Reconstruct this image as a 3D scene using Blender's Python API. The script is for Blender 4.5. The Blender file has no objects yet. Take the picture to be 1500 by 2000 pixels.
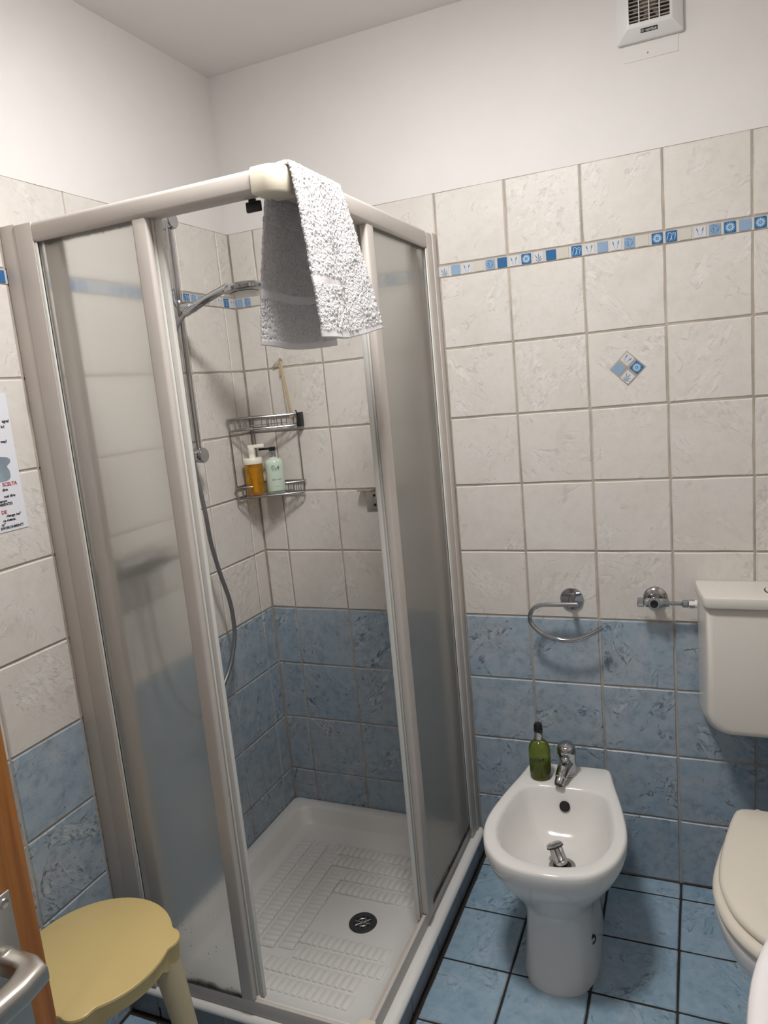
import bpy, bmesh, math, random
from mathutils import Vector, Matrix, Euler, noise

random.seed(7)
PI = math.pi
SC = bpy.context.scene
COL = SC.collection

# ------------------------------------------------------------------ camera
cam_d = bpy.data.cameras.new('camera')
cam = bpy.data.objects.new('camera', cam_d)
COL.objects.link(cam)
RX = Vector((0.918350, 0.385078, -0.091368))
RY = Vector((-0.018229, -0.189463, -0.981719))
RZ = Vector((-0.395349, 0.903227, -0.166974))
m = Matrix((( RX.x, -RY.x, -RZ.x), (RX.y, -RY.y, -RZ.y), (RX.z, -RY.z, -RZ.z))).to_4x4()
m.translation = Vector((1.378115, -2.100752, 1.530248))
cam.matrix_world = m
cam_d.sensor_fit = 'VERTICAL'
cam_d.sensor_height = 36.0
cam_d.lens = 25.7014
cam_d.clip_start = 0.02
SC.camera = cam

# ------------------------------------------------------------------ world / exposure / light level
w = bpy.data.worlds.new('world')
SC.world = w
w.use_nodes = True
w.node_tree.nodes['Background'].inputs[0].default_value = (0.80, 0.82, 0.86, 1)
w.node_tree.nodes['Background'].inputs[1].default_value = 0.4      # daylight from the corridor beyond the doorway
vs = SC.view_settings
SC.display_settings.display_device = 'sRGB'
vs.view_transform = 'Standard'
vs.look = 'None'
vs.exposure = 0.0
vs.gamma = 1.0
vs.use_curve_mapping = False
SC.cycles.use_denoising = True
SC.cycles.max_bounces = 12
SC.cycles.transmission_bounces = 12
SC.cycles.sample_clamp_indirect = 30.0
LAMP_STRENGTH = 116.0
LAMP_COLOR = (1.0, 0.985, 0.965)
LAMP_POS = (0.86, -0.975, 2.526)

# ------------------------------------------------------------------ room numbers (metres)
P = 0.203            # tile pitch
A0 = 0.0919          # first joint on the back wall from the corner
B0 = 0.0681          # first joint on the left wall from the corner
HB = 0.0316          # height of the mosaic border
D0 = 0.0699          # first floor joint from the back wall
ZC = 2.5263          # ceiling
ZT = 10 * P + HB     # top of the tiling
XR = 1.94            # right wall
YF = -2.38           # wall with the doorway
G = 0.0030           # depth of the joints

# ------------------------------------------------------------------ node helpers
def lin(r, g, b):
    f = lambda c: (c / 255 / 12.92) if c / 255 <= 0.04045 else ((c / 255 + 0.055) / 1.055) ** 2.4
    return (f(r), f(g), f(b), 1)

class NT:
    def __init__(s, name):
        s.m = bpy.data.materials.new(name)
        s.m.use_nodes = True
        s.t = s.m.node_tree
        s.n = s.t.nodes
        s.b = s.n['Principled BSDF']
        s.out = s.n['Material Output']
    def add(s, typ, **kw):
        nd = s.n.new(typ)
        for k, v in kw.items():
            if k in ('op',): nd.operation = v
            elif hasattr(nd, k): setattr(nd, k, v)
        return nd
    def link(s, a, b): s.t.links.new(a, b)
    def math(s, op, a, b=None, clamp=False):
        nd = s.n.new('ShaderNodeMath'); nd.operation = op; nd.use_clamp = clamp
        for i, v in enumerate((a, b)):
            if v is None: continue
            if isinstance(v, (int, float)): nd.inputs[i].default_value = v
            else: s.link(v, nd.inputs[i])
        return nd.outputs[0]
    def noise(s, vec, scale, detail=4, rough=0.5, dist=0.0):
        nd = s.n.new('ShaderNodeTexNoise')
        nd.inputs['Scale'].default_value = scale
        nd.inputs['Detail'].default_value = detail
        nd.inputs['Roughness'].default_value = rough
        nd.inputs['Distortion'].default_value = dist
        if vec is not None: s.link(vec, nd.inputs['Vector'])
        return nd.outputs[0]
    def ramp(s, fac, stops, interp='LINEAR'):
        nd = s.n.new('ShaderNodeValToRGB')
        nd.color_ramp.interpolation = interp
        el = nd.color_ramp.elements
        el[0].position, el[0].color = stops[0]
        el[1].position, el[1].color = stops[-1]
        for p, c in stops[1:-1]:
            e = el.new(p); e.color = c
        s.link(fac, nd.inputs[0])
        return nd.outputs[0]
    def mix(s, fac, a, b, blend='MIX'):
        nd = s.n.new('ShaderNodeMix'); nd.data_type = 'RGBA'; nd.blend_type = blend
        for sock, v in ((nd.inputs[0], fac), (nd.inputs[6], a), (nd.inputs[7], b)):
            if isinstance(v, (int, float)): sock.default_value = v
            elif isinstance(v, tuple): sock.default_value = v
            else: s.link(v, sock)
        return nd.outputs[2]
    def bump(s, h, strength=0.2, dist=0.002):
        nd = s.n.new('ShaderNodeBump')
        nd.inputs['Strength'].default_value = strength
        nd.inputs['Distance'].default_value = dist
        s.link(h, nd.inputs['Height'])
        s.link(nd.outputs[0], s.b.inputs['Normal'])
        return nd
    def objvec(s, rnd=True):
        tc = s.n.new('ShaderNodeTexCoord')
        if not rnd: return tc.outputs['Object']
        oi = s.n.new('ShaderNodeObjectInfo')
        cx = s.n.new('ShaderNodeCombineXYZ')
        a = s.math('MULTIPLY', oi.outputs['Random'], 37.0)
        b = s.math('MULTIPLY', oi.outputs['Random'], 91.0)
        c = s.math('MULTIPLY', oi.outputs['Random'], 153.0)
        for i, q in enumerate((a, b, c)): s.link(q, cx.inputs[i])
        va = s.n.new('ShaderNodeVectorMath'); va.operation = 'ADD'
        s.link(tc.outputs['Object'], va.inputs[0]); s.link(cx.outputs[0], va.inputs[1])
        return va.outputs[0]

def plain(name, col, rough=0.4, metal=0.0, spec=0.5, coat=0.0, var=0.0, bump=0.0, bscale=300, trans=0.0, ior=1.45):
    s = NT(name)
    b = s.b
    b.inputs['Base Color'].default_value = col if len(col) == 4 else (*col, 1)
    b.inputs['Roughness'].default_value = rough
    b.inputs['Metallic'].default_value = metal
    b.inputs['Specular IOR Level'].default_value = spec
    b.inputs['Coat Weight'].default_value = coat
    b.inputs['Coat Roughness'].default_value = 0.05
    b.inputs['Transmission Weight'].default_value = trans
    b.inputs['IOR'].default_value = ior
    v = None
    if var or bump: v = s.objvec()
    if var:
        c = tuple(col[:3])
        f = s.noise(v, 9, 5, 0.6)
        s.link(s.ramp(f, [(0.3, (*[x * (1 - var) for x in c], 1)), (0.7, (*[min(1, x * (1 + var)) for x in c], 1))]), b.inputs['Base Color'])
    if bump:
        s.bump(s.noise(v, bscale, 3), bump, 0.001)
    return s.m

def tile_material(name, stops, dark, light, rough, crack=0.5, bump=0.35, blot=7.0, mamt=0.25, lamt=0.6):
    s = NT(name)
    v = s.objvec()
    n1 = s.noise(v, blot, 6, 0.62, 0.8)
    base = s.ramp(n1, stops)
    # diagonal streaks, like a cloth wiped over the glaze
    mp = s.n.new('ShaderNodeMapping')
    mp.vector_type = 'TEXTURE'
    mp.inputs['Scale'].default_value = (1.0, 1.0, 1.9)
    oi = s.n.new('ShaderNodeObjectInfo')
    ang = s.math('ADD', s.math('MULTIPLY', s.math('GREATER_THAN', oi.outputs['Random'], 0.38), 1.5), -0.85)
    cxr = s.n.new('ShaderNodeCombineXYZ'); s.link(ang, cxr.inputs[1]); s.link(cxr.outputs[0], mp.inputs['Rotation'])
    s.link(v, mp.inputs['Vector'])
    n2 = s.noise(mp.outputs[0], 8.5, 4, 0.55, 0.9)
    fine = s.noise(mp.outputs[0], 92, 6, 0.66, 0.5)
    mott = s.noise(v, 34, 7, 0.66, 0.2)
    band = s.math('MULTIPLY', s.math('SUBTRACT', n2, 0.545), 8.0, True)
    edge = s.math('SUBTRACT', 1.0, s.math('MULTIPLY', s.math('ABSOLUTE', s.math('SUBTRACT', n2, 0.55)), 45.0), True)
    lm = s.math('MULTIPLY', band, s.math('MULTIPLY', s.math('SUBTRACT', fine, 0.48), 9.0, True))
    dkb = s.math('MULTIPLY', band, s.math('MULTIPLY', s.math('SUBTRACT', 0.470, fine), 10.0, True))
    dke = s.math('MULTIPLY', edge, s.math('MULTIPLY', s.math('SUBTRACT', mott, 0.49), 9.0, True))
    pits = s.math('MULTIPLY', s.math('SUBTRACT', s.noise(v, 105, 3, 0.6), 0.635), 14.0, True)
    pitm = s.math('MULTIPLY', pits, s.math('MULTIPLY', s.math('SUBTRACT', n1, 0.40), 4.0, True))
    vm = s.math('MAXIMUM', dkb, dke)
    dk = s.math('MAXIMUM', s.math('MULTIPLY', vm, crack), s.math('MULTIPLY', pitm, crack * 0.7), True)
    base = s.mix(mamt, base, s.ramp(mott, [(0.28, dark), (0.5, stops[len(stops) // 2][1]), (0.75, light)]))
    c1 = s.mix(s.math('MULTIPLY', lm, lamt), base, light)
    c2 = s.mix(dk, c1, dark)
    s.link(c2, s.b.inputs['Base Color'])
    s.b.inputs['Roughness'].default_value = rough
    h = s.math('SUBTRACT', s.math('ADD', s.math('MULTIPLY', mott, 0.5), s.math('MULTIPLY', lm, 0.4)), s.math('MULTIPLY', s.math('ADD', vm, pitm), 0.7))
    s.bump(h, bump, 0.0022)
    return s.m

M = {}
M['plaster'] = plain('plaster_white', (0.75, 0.725, 0.70), 0.85, var=0.015, bump=0.12, bscale=90)
M['ceiling'] = plain('ceiling_paint', (0.85, 0.82, 0.80), 0.9, var=0.01, bump=0.10, bscale=120)
M['grout'] = plain('grout_beige', (0.41, 0.355, 0.30), 0.95, var=0.25, bump=0.3, bscale=200)
M['grout_light'] = plain('grout_light_grey', (0.58, 0.55, 0.51), 0.9, var=0.1)
M['grout_dark'] = plain('grout_floor', (0.030, 0.024, 0.020), 0.9, var=0.3)
M['tile_white'] = tile_material('tile_white', [(0.30, (0.63, 0.585, 0.54, 1)), (0.5, (0.67, 0.63, 0.585, 1)), (0.72, (0.69, 0.66, 0.625, 1))],
                                (0.40, 0.385, 0.365, 1), (0.80, 0.775, 0.75, 1), 0.42, 0.46, 0.35, 7.0, 0.16, 0.55)
M['tile_blue'] = tile_material('tile_blue', [(0.28, (0.235, 0.345, 0.455, 1)), (0.46, (0.295, 0.395, 0.480, 1)), (0.60, (0.365, 0.415, 0.470, 1)), (0.75, (0.275, 0.400, 0.475, 1))],
                               (0.075, 0.105, 0.140, 1), (0.52, 0.545, 0.565, 1), 0.38, 0.84, 0.6, 7.0, 0.42, 0.95)
M['tile_floor'] = tile_material('tile_floor', [(0.28, (0.225, 0.360, 0.470, 1)), (0.5, (0.305, 0.425, 0.525, 1)), (0.72, (0.415, 0.485, 0.570, 1))],
                                (0.07, 0.14, 0.20, 1), (0.47, 0.57, 0.64, 1), 0.33, 0.75, 0.5, 7.0, 0.34, 0.55)
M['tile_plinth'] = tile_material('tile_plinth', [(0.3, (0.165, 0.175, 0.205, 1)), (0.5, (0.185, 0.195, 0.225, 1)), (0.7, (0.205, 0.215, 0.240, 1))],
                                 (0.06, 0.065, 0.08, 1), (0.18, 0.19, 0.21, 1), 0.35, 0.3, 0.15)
M['mos_white'] = plain('mosaic_white', (0.60, 0.61, 0.63), 0.16, var=0.05)
M['mos_beige'] = plain('mosaic_beige', (0.60, 0.565, 0.51), 0.16, var=0.06)
M['mos_light'] = plain('mosaic_light_blue', (0.26, 0.37, 0.51), 0.16, var=0.10)
M['mos_dark'] = plain('mosaic_dark_blue', (0.035, 0.135, 0.31), 0.16, var=0.15)
M['mos_line'] = plain('mosaic_line_grey_blue', (0.17, 0.23, 0.34), 0.2)
M['mos_line2'] = plain('mosaic_line_steel', (0.10, 0.22, 0.40), 0.2)
M['mos_petal'] = plain('mosaic_petal', (0.40, 0.58, 0.74), 0.2)
M['ceramic'] = plain('ceramic_white', (0.74, 0.72, 0.695), 0.09, spec=0.5)
M['tray'] = plain('tray_white', (0.77, 0.755, 0.73), 0.24)
M['seat'] = plain('plastic_ivory', (0.72, 0.665, 0.57), 0.22)
M['cistern'] = plain('plastic_white', (0.66, 0.625, 0.575), 0.24)
M['basin'] = plain('ceramic_basin', (0.76, 0.73, 0.73), 0.08)
M['frame'] = plain('aluminium_white', (0.55, 0.50, 0.46), 0.38, var=0.03)
M['frame_in'] = plain('stile_lit_return_white', (0.72, 0.71, 0.67), 0.5)  # sliding stiles; also the lighter colour of the lit profile returns
M['frame_dark'] = plain('gasket_dark', (0.05, 0.055, 0.05), 0.6)
M['cream'] = plain('plastic_cream', (0.70, 0.64, 0.52), 0.4)
M['chrome'] = plain('chrome', (0.44, 0.44, 0.45), 0.10, metal=1.0)
M['chrome_dull'] = plain('steel_wire', (0.40, 0.39, 0.39), 0.26, metal=1.0)
M['steel'] = plain('steel_brushed', (0.52, 0.50, 0.46), 0.36, metal=1.0)
M['black'] = plain('plastic_gap_black', (0.012, 0.012, 0.014), 0.35)  # also the painted dark of fan duct, screw holes and button gap
M['drain'] = plain('drain_grey', (0.045, 0.045, 0.05), 0.3)
M['hose'] = plain('hose_grey', (0.22, 0.215, 0.22), 0.3, metal=0.6)
M['stool'] = plain('plastic_yellow', (0.62, 0.475, 0.205), 0.30, var=0.02)
M['stool_leg'] = plain('plastic_beige', (0.52, 0.44, 0.28), 0.32, var=0.03)
M['fan'] = plain('plastic_fan', (0.74, 0.735, 0.715), 0.35)
M['fan_dirty'] = plain('plastic_dusty', (0.33, 0.29, 0.245), 0.7, var=0.3)
M['paper'] = plain('paper', (0.74, 0.745, 0.80), 0.6)
M['ink'] = plain('ink_black', (0.02, 0.02, 0.03), 0.6)
M['ink_red'] = plain('ink_red', (0.40, 0.02, 0.03), 0.6)
M['ink_grey'] = plain('ink_blue_grey', (0.28, 0.35, 0.41), 0.6, var=0.35)
M['ink_white'] = plain('ink_white', (0.75, 0.75, 0.73), 0.5)
M['raffia'] = plain('raffia', (0.50, 0.40, 0.25), 0.7, var=0.2)
M['pump_white'] = plain('plastic_pump_ivory', (0.80, 0.76, 0.66), 0.3)
M['wash'] = plain('liquid_milky_green', (0.56, 0.66, 0.56), 0.12, coat=0.6)
M['tube_yellow'] = plain('tube_yellow', (0.85, 0.52, 0.02), 0.35)
M['rubber_hole'] = plain('rubber_hole_black', (0.015, 0.013, 0.013), 0.5)  # real seals; also discs that stand for dark holes

def liquid(name, col, rough=0.03, tr=0.85):
    s = NT(name)
    s.b.inputs['Base Color'].default_value = (*col, 1)
    s.b.inputs['Roughness'].default_value = rough
    s.b.inputs['Transmission Weight'].default_value = tr
    s.b.inputs['IOR'].default_value = 1.40
    return s.m
M['amber'] = liquid('liquid_amber', (0.90, 0.47, 0.03), 0.05, 0.78)
M['green_glass'] = liquid('glass_green', (0.46, 0.54, 0.08), 0.03, 0.90)
M['green_liquid'] = liquid('liquid_dark_green', (0.035, 0.085, 0.035), 0.05, 0.50)

# frosted glass with grime speckles towards the bottom
def frosted(name):
    s = NT(name)
    v = s.objvec(False)
    sep = s.n.new('ShaderNodeSeparateXYZ'); s.link(v, sep.inputs[0])
    ref = s.n.new('ShaderNodeBsdfRefraction')
    ref.inputs['Color'].default_value = (0.995, 0.995, 0.987, 1)
    ref.inputs['Roughness'].default_value = 0.40
    ref.inputs['IOR'].default_value = 1.12
    tl = s.n.new('ShaderNodeBsdfTranslucent'); tl.inputs['Color'].default_value = (0.95, 0.95, 0.94, 1)
    gl = s.n.new('ShaderNodeBsdfGlossy'); gl.inputs['Roughness'].default_value = 0.35
    gl.inputs['Color'].default_value = (0.9, 0.9, 0.9, 1)
    df = s.n.new('ShaderNodeBsdfDiffuse'); df.inputs['Color'].default_value = (0.60, 0.62, 0.60, 1)
    m1 = s.n.new('ShaderNodeMixShader'); m1.inputs[0].default_value = 0.13
    s.link(ref.outputs[0], m1.inputs[1]); s.link(tl.outputs[0], m1.inputs[2])
    m2 = s.n.new('ShaderNodeMixShader'); m2.inputs[0].default_value = 0.06
    s.link(m1.outputs[0], m2.inputs[1]); s.link(df.outputs[0], m2.inputs[2])
    m3 = s.n.new('ShaderNodeMixShader'); m3.inputs[0].default_value = 0.02
    s.link(m2.outputs[0], m3.inputs[1]); s.link(gl.outputs[0], m3.inputs[2])
    tp = s.n.new('ShaderNodeBsdfTransparent'); tp.inputs[0].default_value = (0.99, 0.992, 0.986, 1)
    m5 = s.n.new('ShaderNodeMixShader'); m5.inputs[0].default_value = 0.33
    s.link(m3.outputs[0], m5.inputs[1]); s.link(tp.outputs[0], m5.inputs[2]); m3 = m5
    # grime
    gd = s.n.new('ShaderNodeBsdfDiffuse'); gd.inputs['Color'].default_value = (0.07, 0.068, 0.06, 1)
    vo = s.n.new('ShaderNodeTexVoronoi'); vo.inputs['Scale'].default_value = 62
    s.link(v, vo.inputs['Vector'])
    dots = s.math('MULTIPLY', s.math('SUBTRACT', 0.16, vo.outputs['Distance']), 14.0, True)
    keep = s.math('GREATER_THAN', s.noise(v, 18, 2), 0.55)
    low = s.math('SUBTRACT', 1.0, s.math('MULTIPLY', s.math('SUBTRACT', sep.outputs[2], 0.04), 2.2), True)
    low2 = s.math('ADD', s.math('POWER', low, 2.0), 0.06, True)
    dm = s.math('MULTIPLY', s.math('MULTIPLY', dots, keep), low2, True)
    edge = s.math('SUBTRACT', 1.0, s.math('MULTIPLY', s.math('SUBTRACT', sep.outputs[2], s.math('ADD', 0.018, s.math('MULTIPLY', s.noise(v, 30, 4), 0.045))), 60.0), True)
    top = s.math('MULTIPLY', s.math('SUBTRACT', sep.outputs[2], s.math('SUBTRACT', 1.806, s.math('MULTIPLY', s.noise(v, 90, 4), 0.012))), 220.0, True)
    edge = s.math('MAXIMUM', edge, s.math('MULTIPLY', top, 0.55))
    fac = s.math('MAXIMUM', dm, s.math('MULTIPLY', edge, 0.75), True)
    m4 = s.n.new('ShaderNodeMixShader')
    s.link(fac, m4.inputs[0]); s.link(m3.outputs[0], m4.inputs[1]); s.link(gd.outputs[0], m4.inputs[2])
    s.link(m4.outputs[0], s.out.inputs['Surface'])
    return s.m
M['frosted'] = frosted('glass_frosted')
def clear_pane():
    s = NT('glass_clear')
    t = s.n.new('ShaderNodeBsdfTransparent'); t.inputs[0].default_value = (0.985, 0.988, 0.984, 1)
    g = s.n.new('ShaderNodeBsdfGlossy'); g.inputs['Roughness'].default_value = 0.1
    mx_ = s.n.new('ShaderNodeMixShader'); mx_.inputs[0].default_value = 0.02
    s.link(t.outputs[0], mx_.inputs[1]); s.link(g.outputs[0], mx_.inputs[2]); s.link(mx_.outputs[0], s.out.inputs['Surface'])
    return s.m
M['clear'] = clear_pane()

def wood():
    s = NT('pine_varnished')
    v = s.objvec(False)
    mp = s.n.new('ShaderNodeMapping'); mp.inputs['Scale'].default_value = (26, 26, 1.3)
    s.link(v, mp.inputs['Vector'])
    n = s.noise(mp.outputs[0], 3.5, 6, 0.6, 0.6)
    s.link(s.ramp(n, [(0.3, (0.25, 0.085, 0.017, 1)), (0.5, (0.36, 0.135, 0.028, 1)), (0.7, (0.44, 0.18, 0.042, 1))]), s.b.inputs['Base Color'])
    s.b.inputs['Roughness'].default_value = 0.3
    s.bump(n, 0.1, 0.001)
    return s.m
M['wood'] = wood()

def terry():
    s = NT('terry_white')
    v = s.objvec(False)
    vo = s.n.new('ShaderNodeTexVoronoi'); vo.inputs['Scale'].default_value = 300
    s.link(v, vo.inputs['Vector'])
    n = s.noise(v, 300, 3, 0.6, 0.8)
    h = s.math('ADD', n, s.math('MULTIPLY', vo.outputs['Distance'], 0.6))
    s.link(s.ramp(h, [(0.42, (0.47, 0.45, 0.455, 1)), (0.70, (0.74, 0.725, 0.73, 1))]), s.b.inputs['Base Color'])
    s.b.inputs['Roughness'].default_value = 0.95
    s.b.inputs['Sheen Weight'].default_value = 0.2
    s.bump(h, 0.9, 0.0028)
    return s.m
M['terry'] = terry()
M['hem'] = plain('towel_flat_weave', (0.74, 0.72, 0.73), 0.9, var=0.03, bump=0.3, bscale=500)

def lamp_mat():
    s = NT('lamp_glass_lit')
    e = s.n.new('ShaderNodeEmission')
    e.inputs[0].default_value = (*LAMP_COLOR, 1)
    e.inputs[1].default_value = LAMP_STRENGTH
    s.link(e.outputs[0], s.out.inputs['Surface'])
    return s.m
M['lamp'] = lamp_mat()

# ------------------------------------------------------------------ geometry helpers
class MB:
    def __init__(s): s.v = []; s.f = []; s.mi = []
    def add(s, vs, fs, mat=0, mtx=None):
        o = len(s.v)
        s.v += [tuple(mtx @ Vector(p)) if mtx else tuple(p) for p in vs]
        for f in fs: s.f.append([i + o for i in f]); s.mi.append(mat)
        return s
    def box(s, lo, hi, bevel=0.0, seg=2, mat=0, mtx=None):
        bm = bmesh.new()
        bmesh.ops.create_cube(bm, size=1)
        c = [(a + b) / 2 for a, b in zip(lo, hi)]; d = [abs(b - a) for a, b in zip(lo, hi)]
        for v in bm.verts: v.co = Vector((c[0] + v.co.x * d[0], c[1] + v.co.y * d[1], c[2] + v.co.z * d[2]))
        if bevel: bmesh.ops.bevel(bm, geom=bm.edges[:], offset=bevel, segments=seg, profile=0.5, affect='EDGES')
        bm.verts.index_update()
        s.add([v.co[:] for v in bm.verts], [[v.index for v in f.verts] for f in bm.faces], mat, mtx)
        bm.free(); return s
    def loft(s, rings, cap0=True, cap1=True, mat=0, mtx=None):
        n = len(rings[0]); vs = [p for r in rings for p in r]; fs = []
        for i in range(len(rings) - 1):
            for j in range(n):
                k = (j + 1) % n
                fs.append([i * n + j, i * n + k, (i + 1) * n + k, (i + 1) * n + j])
        if cap0: fs.append(list(range(n))[::-1])
        if cap1: fs.append([(len(rings) - 1) * n + j for j in range(n)])
        return s.add(vs, fs, mat, mtx)
    def lathe(s, prof, n=32, mtx=None, mat=0, cap0=True, cap1=True):
        rings = [[(r * math.cos(2 * PI * j / n), r * math.sin(2 * PI * j / n), z) for j in range(n)] for r, z in prof]
        return s.loft(rings, cap0, cap1, mat, mtx)
    def tube(s, pts, r, n=10, closed=False, mat=0, mtx=None):
        pts = [Vector(p) for p in pts]; N = len(pts); rings = []
        rad = r if isinstance(r, (list, tuple)) else [r] * N
        up = None
        for i, p in enumerate(pts):
            if closed: t = (pts[(i + 1) % N] - pts[i - 1])
            else: t = pts[min(i + 1, N - 1)] - pts[max(i - 1, 0)]
            t.normalize()
            if up is None:
                up = Vector((0, 0, 1)) if abs(t.z) < 0.9 else Vector((1, 0, 0))
            a = up - t * up.dot(t)
            if a.length < 1e-5: a = t.orthogonal()
            a.normalize(); b = t.cross(a); up = a
            rings.append([tuple(p + (a * math.cos(2 * PI * j / n) + b * math.sin(2 * PI * j / n)) * rad[i]) for j in range(n)])
        if closed:
            vs = [q for g in rings for q in g]; fs = []
            for i in range(N):
                for j in range(n):
                    k = (j + 1) % n; i2 = (i + 1) % N
                    fs.append([i * n + j, i * n + k, i2 * n + k, i2 * n + j])
            return s.add(vs, fs, mat, mtx)
        return s.loft(rings, True, True, mat, mtx)
    def prism(s, poly, z0, z1, bev=0.0, mat=0, mtx=None):
        if bev:
            cx = sum(p[0] for p in poly) / len(poly); cy = sum(p[1] for p in poly) / len(poly)
            ins = inset(poly, bev)
            ins2 = inset(poly, bev * 0.3)
            r = [[(x, y, z0) for x, y in ins], [(x, y, z0 + bev * 0.3) for x, y in ins2], [(x, y, z0 + bev) for x, y in poly],
                 [(x, y, z1 - bev) for x, y in poly], [(x, y, z1 - bev * 0.3) for x, y in ins2], [(x, y, z1) for x, y in ins]]
        else:
            r = [[(x, y, z0) for x, y in poly], [(x, y, z1) for x, y in poly]]
        return s.loft(r, True, True, mat, mtx)
    def obj(s, name, mats, parent=None, smooth=True, angle=38, loc=None):
        me = bpy.data.meshes.new(name)
        me.from_pydata(s.v, [], s.f)
        if not isinstance(mats, (list, tuple)): mats = [mats]
        for q in mats: me.materials.append(q)
        if len(mats) > 1: me.polygons.foreach_set('material_index', s.mi)
        bm = bmesh.new(); bm.from_mesh(me)
        bmesh.ops.recalc_face_normals(bm, faces=bm.faces)
        bm.to_mesh(me); bm.free()
        if smooth:
            me.shade_smooth()
            me.set_sharp_from_angle(angle=math.radians(angle))
        me.update()
        o = bpy.data.objects.new(name, me)
        COL.objects.link(o)
        if loc: o.location = loc
        if parent: o.parent = parent
        return o

def inset(poly, d):
    n = len(poly); out = []
    area = sum(poly[i][0] * poly[(i + 1) % n][1] - poly[(i + 1) % n][0] * poly[i][1] for i in range(n))
    sg = 1 if area > 0 else -1
    for i in range(n):
        p0 = Vector(poly[i - 1]); p1 = Vector(poly[i]); p2 = Vector(poly[(i + 1) % n])
        e1 = (p1 - p0); e2 = (p2 - p1)
        if e1.length < 1e-9 or e2.length < 1e-9: out.append(tuple(p1)); continue
        n1 = Vector((-e1.y, e1.x)).normalized() * sg; n2 = Vector((-e2.y, e2.x)).normalized() * sg
        b = n1 + n2
        if b.length < 1e-6: b = n1
        b.normalize()
        out.append(tuple(p1 + b * d / max(0.5, b.dot(n1))))
    return out

def rrect(w, h, r, n=6, cx=0, cy=0):
    pts = []
    for (sx, sy, a0) in ((1, 1, 0), (-1, 1, 90), (-1, -1, 180), (1, -1, 270)):
        for i in range(n + 1):
            a = math.radians(a0 + 90 * i / n)
            pts.append((cx + sx * (w / 2 - r) + r * math.cos(a), cy + sy * (h / 2 - r) + r * math.sin(a)))
    return pts

def spline(ctrl, n, closed=True):
    """Catmull-Rom through 2-D or 3-D control points, resampled evenly"""
    c = [Vector(p) for p in ctrl]; N = len(c); pts = []
    segs = N if closed else N - 1
    for i in range(segs):
        p0 = c[(i - 1) % N] if closed or i > 0 else c[0]
        p1 = c[i]; p2 = c[(i + 1) % N]
        p3 = c[(i + 2) % N] if closed or i + 2 < N else c[-1]
        for k in range(24):
            t = k / 24
            pts.append(0.5 * ((2 * p1) + (p2 - p0) * t + (2 * p0 - 5 * p1 + 4 * p2 - p3) * t * t + (3 * p1 - p0 - 3 * p2 + p3) * t ** 3))
    if not closed: pts.append(c[-1])
    else: pts.append(pts[0].copy())
    L = [0]
    for i in range(1, len(pts)): L.append(L[-1] + (pts[i] - pts[i - 1]).length)
    out = []; j = 0; tot = L[-1]; m_ = n if closed else n - 1
    for i in range(n):
        d = tot * i / m_
        while j < len(L) - 2 and L[j + 1] < d: j += 1
        f = (d - L[j]) / max(1e-9, L[j + 1] - L[j])
        out.append(pts[j].lerp(pts[j + 1], min(1, f)))
    return out

def axis(d, origin):
    """matrix whose z runs along d"""
    return Matrix.Translation(origin) @ Vector(d).normalized().to_track_quat('Z', 'Y').to_matrix().to_4x4()

def tag(o, label=None, cat=None, group=None, kind=None):
    if label: o['label'] = label
    if cat: o['category'] = cat
    if group: o['group'] = group
    if kind: o['kind'] = kind
    return o
def thing(name, label, cat, loc=(0, 0, 0)):
    o = bpy.data.objects.new(name, None); COL.objects.link(o)
    o.location = loc; o.empty_display_size = 0.05
    return tag(o, label, cat)
def part(mb, name, mats, root, **kw):
    """mesh given in world coordinates, parented to a root that has only a translation"""
    loc = root.matrix_local.translation if root.parent is None else None
    L = Vector(root.location)
    q = root.parent
    while q: L = L + Vector(q.location); q = q.parent
    mb.v = [(a - L.x, b - L.y, c - L.z) for a, b, c in mb.v]
    return mb.obj(name, mats, root, **kw)
def text(body, size, mat, parent, mtx, align='CENTER', offset=0.0, name='lettering'):
    cu = bpy.data.curves.new(name, 'FONT')
    cu.body = body; cu.size = size; cu.align_x = align; cu.align_y = 'CENTER'
    cu.extrude = 0.00015; cu.offset = offset
    cu.resolution_u = 3
    cu.materials.append(mat)
    tmp = bpy.data.objects.new(name, cu); COL.objects.link(tmp)
    bpy.context.view_layer.update()
    me = bpy.data.meshes.new_from_object(tmp.evaluated_get(bpy.context.evaluated_depsgraph_get()))
    bpy.data.objects.remove(tmp); bpy.data.curves.remove(cu)
    if not me.materials: me.materials.append(mat)
    o = bpy.data.objects.new(name, me); COL.objects.link(o)
    L = Vector((0, 0, 0)); q = parent
    while q: L = L + Vector(q.location); q = q.parent
    mm = mtx.copy(); mm.translation = mm.translation - L
    o.matrix_local = mm; o.parent = parent
    return o

# ------------------------------------------------------------------ room shell
def shell(name, mb, mats, **kw):
    o = mb.obj(name, mats, None, smooth=False, **kw)
    return tag(o, kind='structure')

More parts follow.
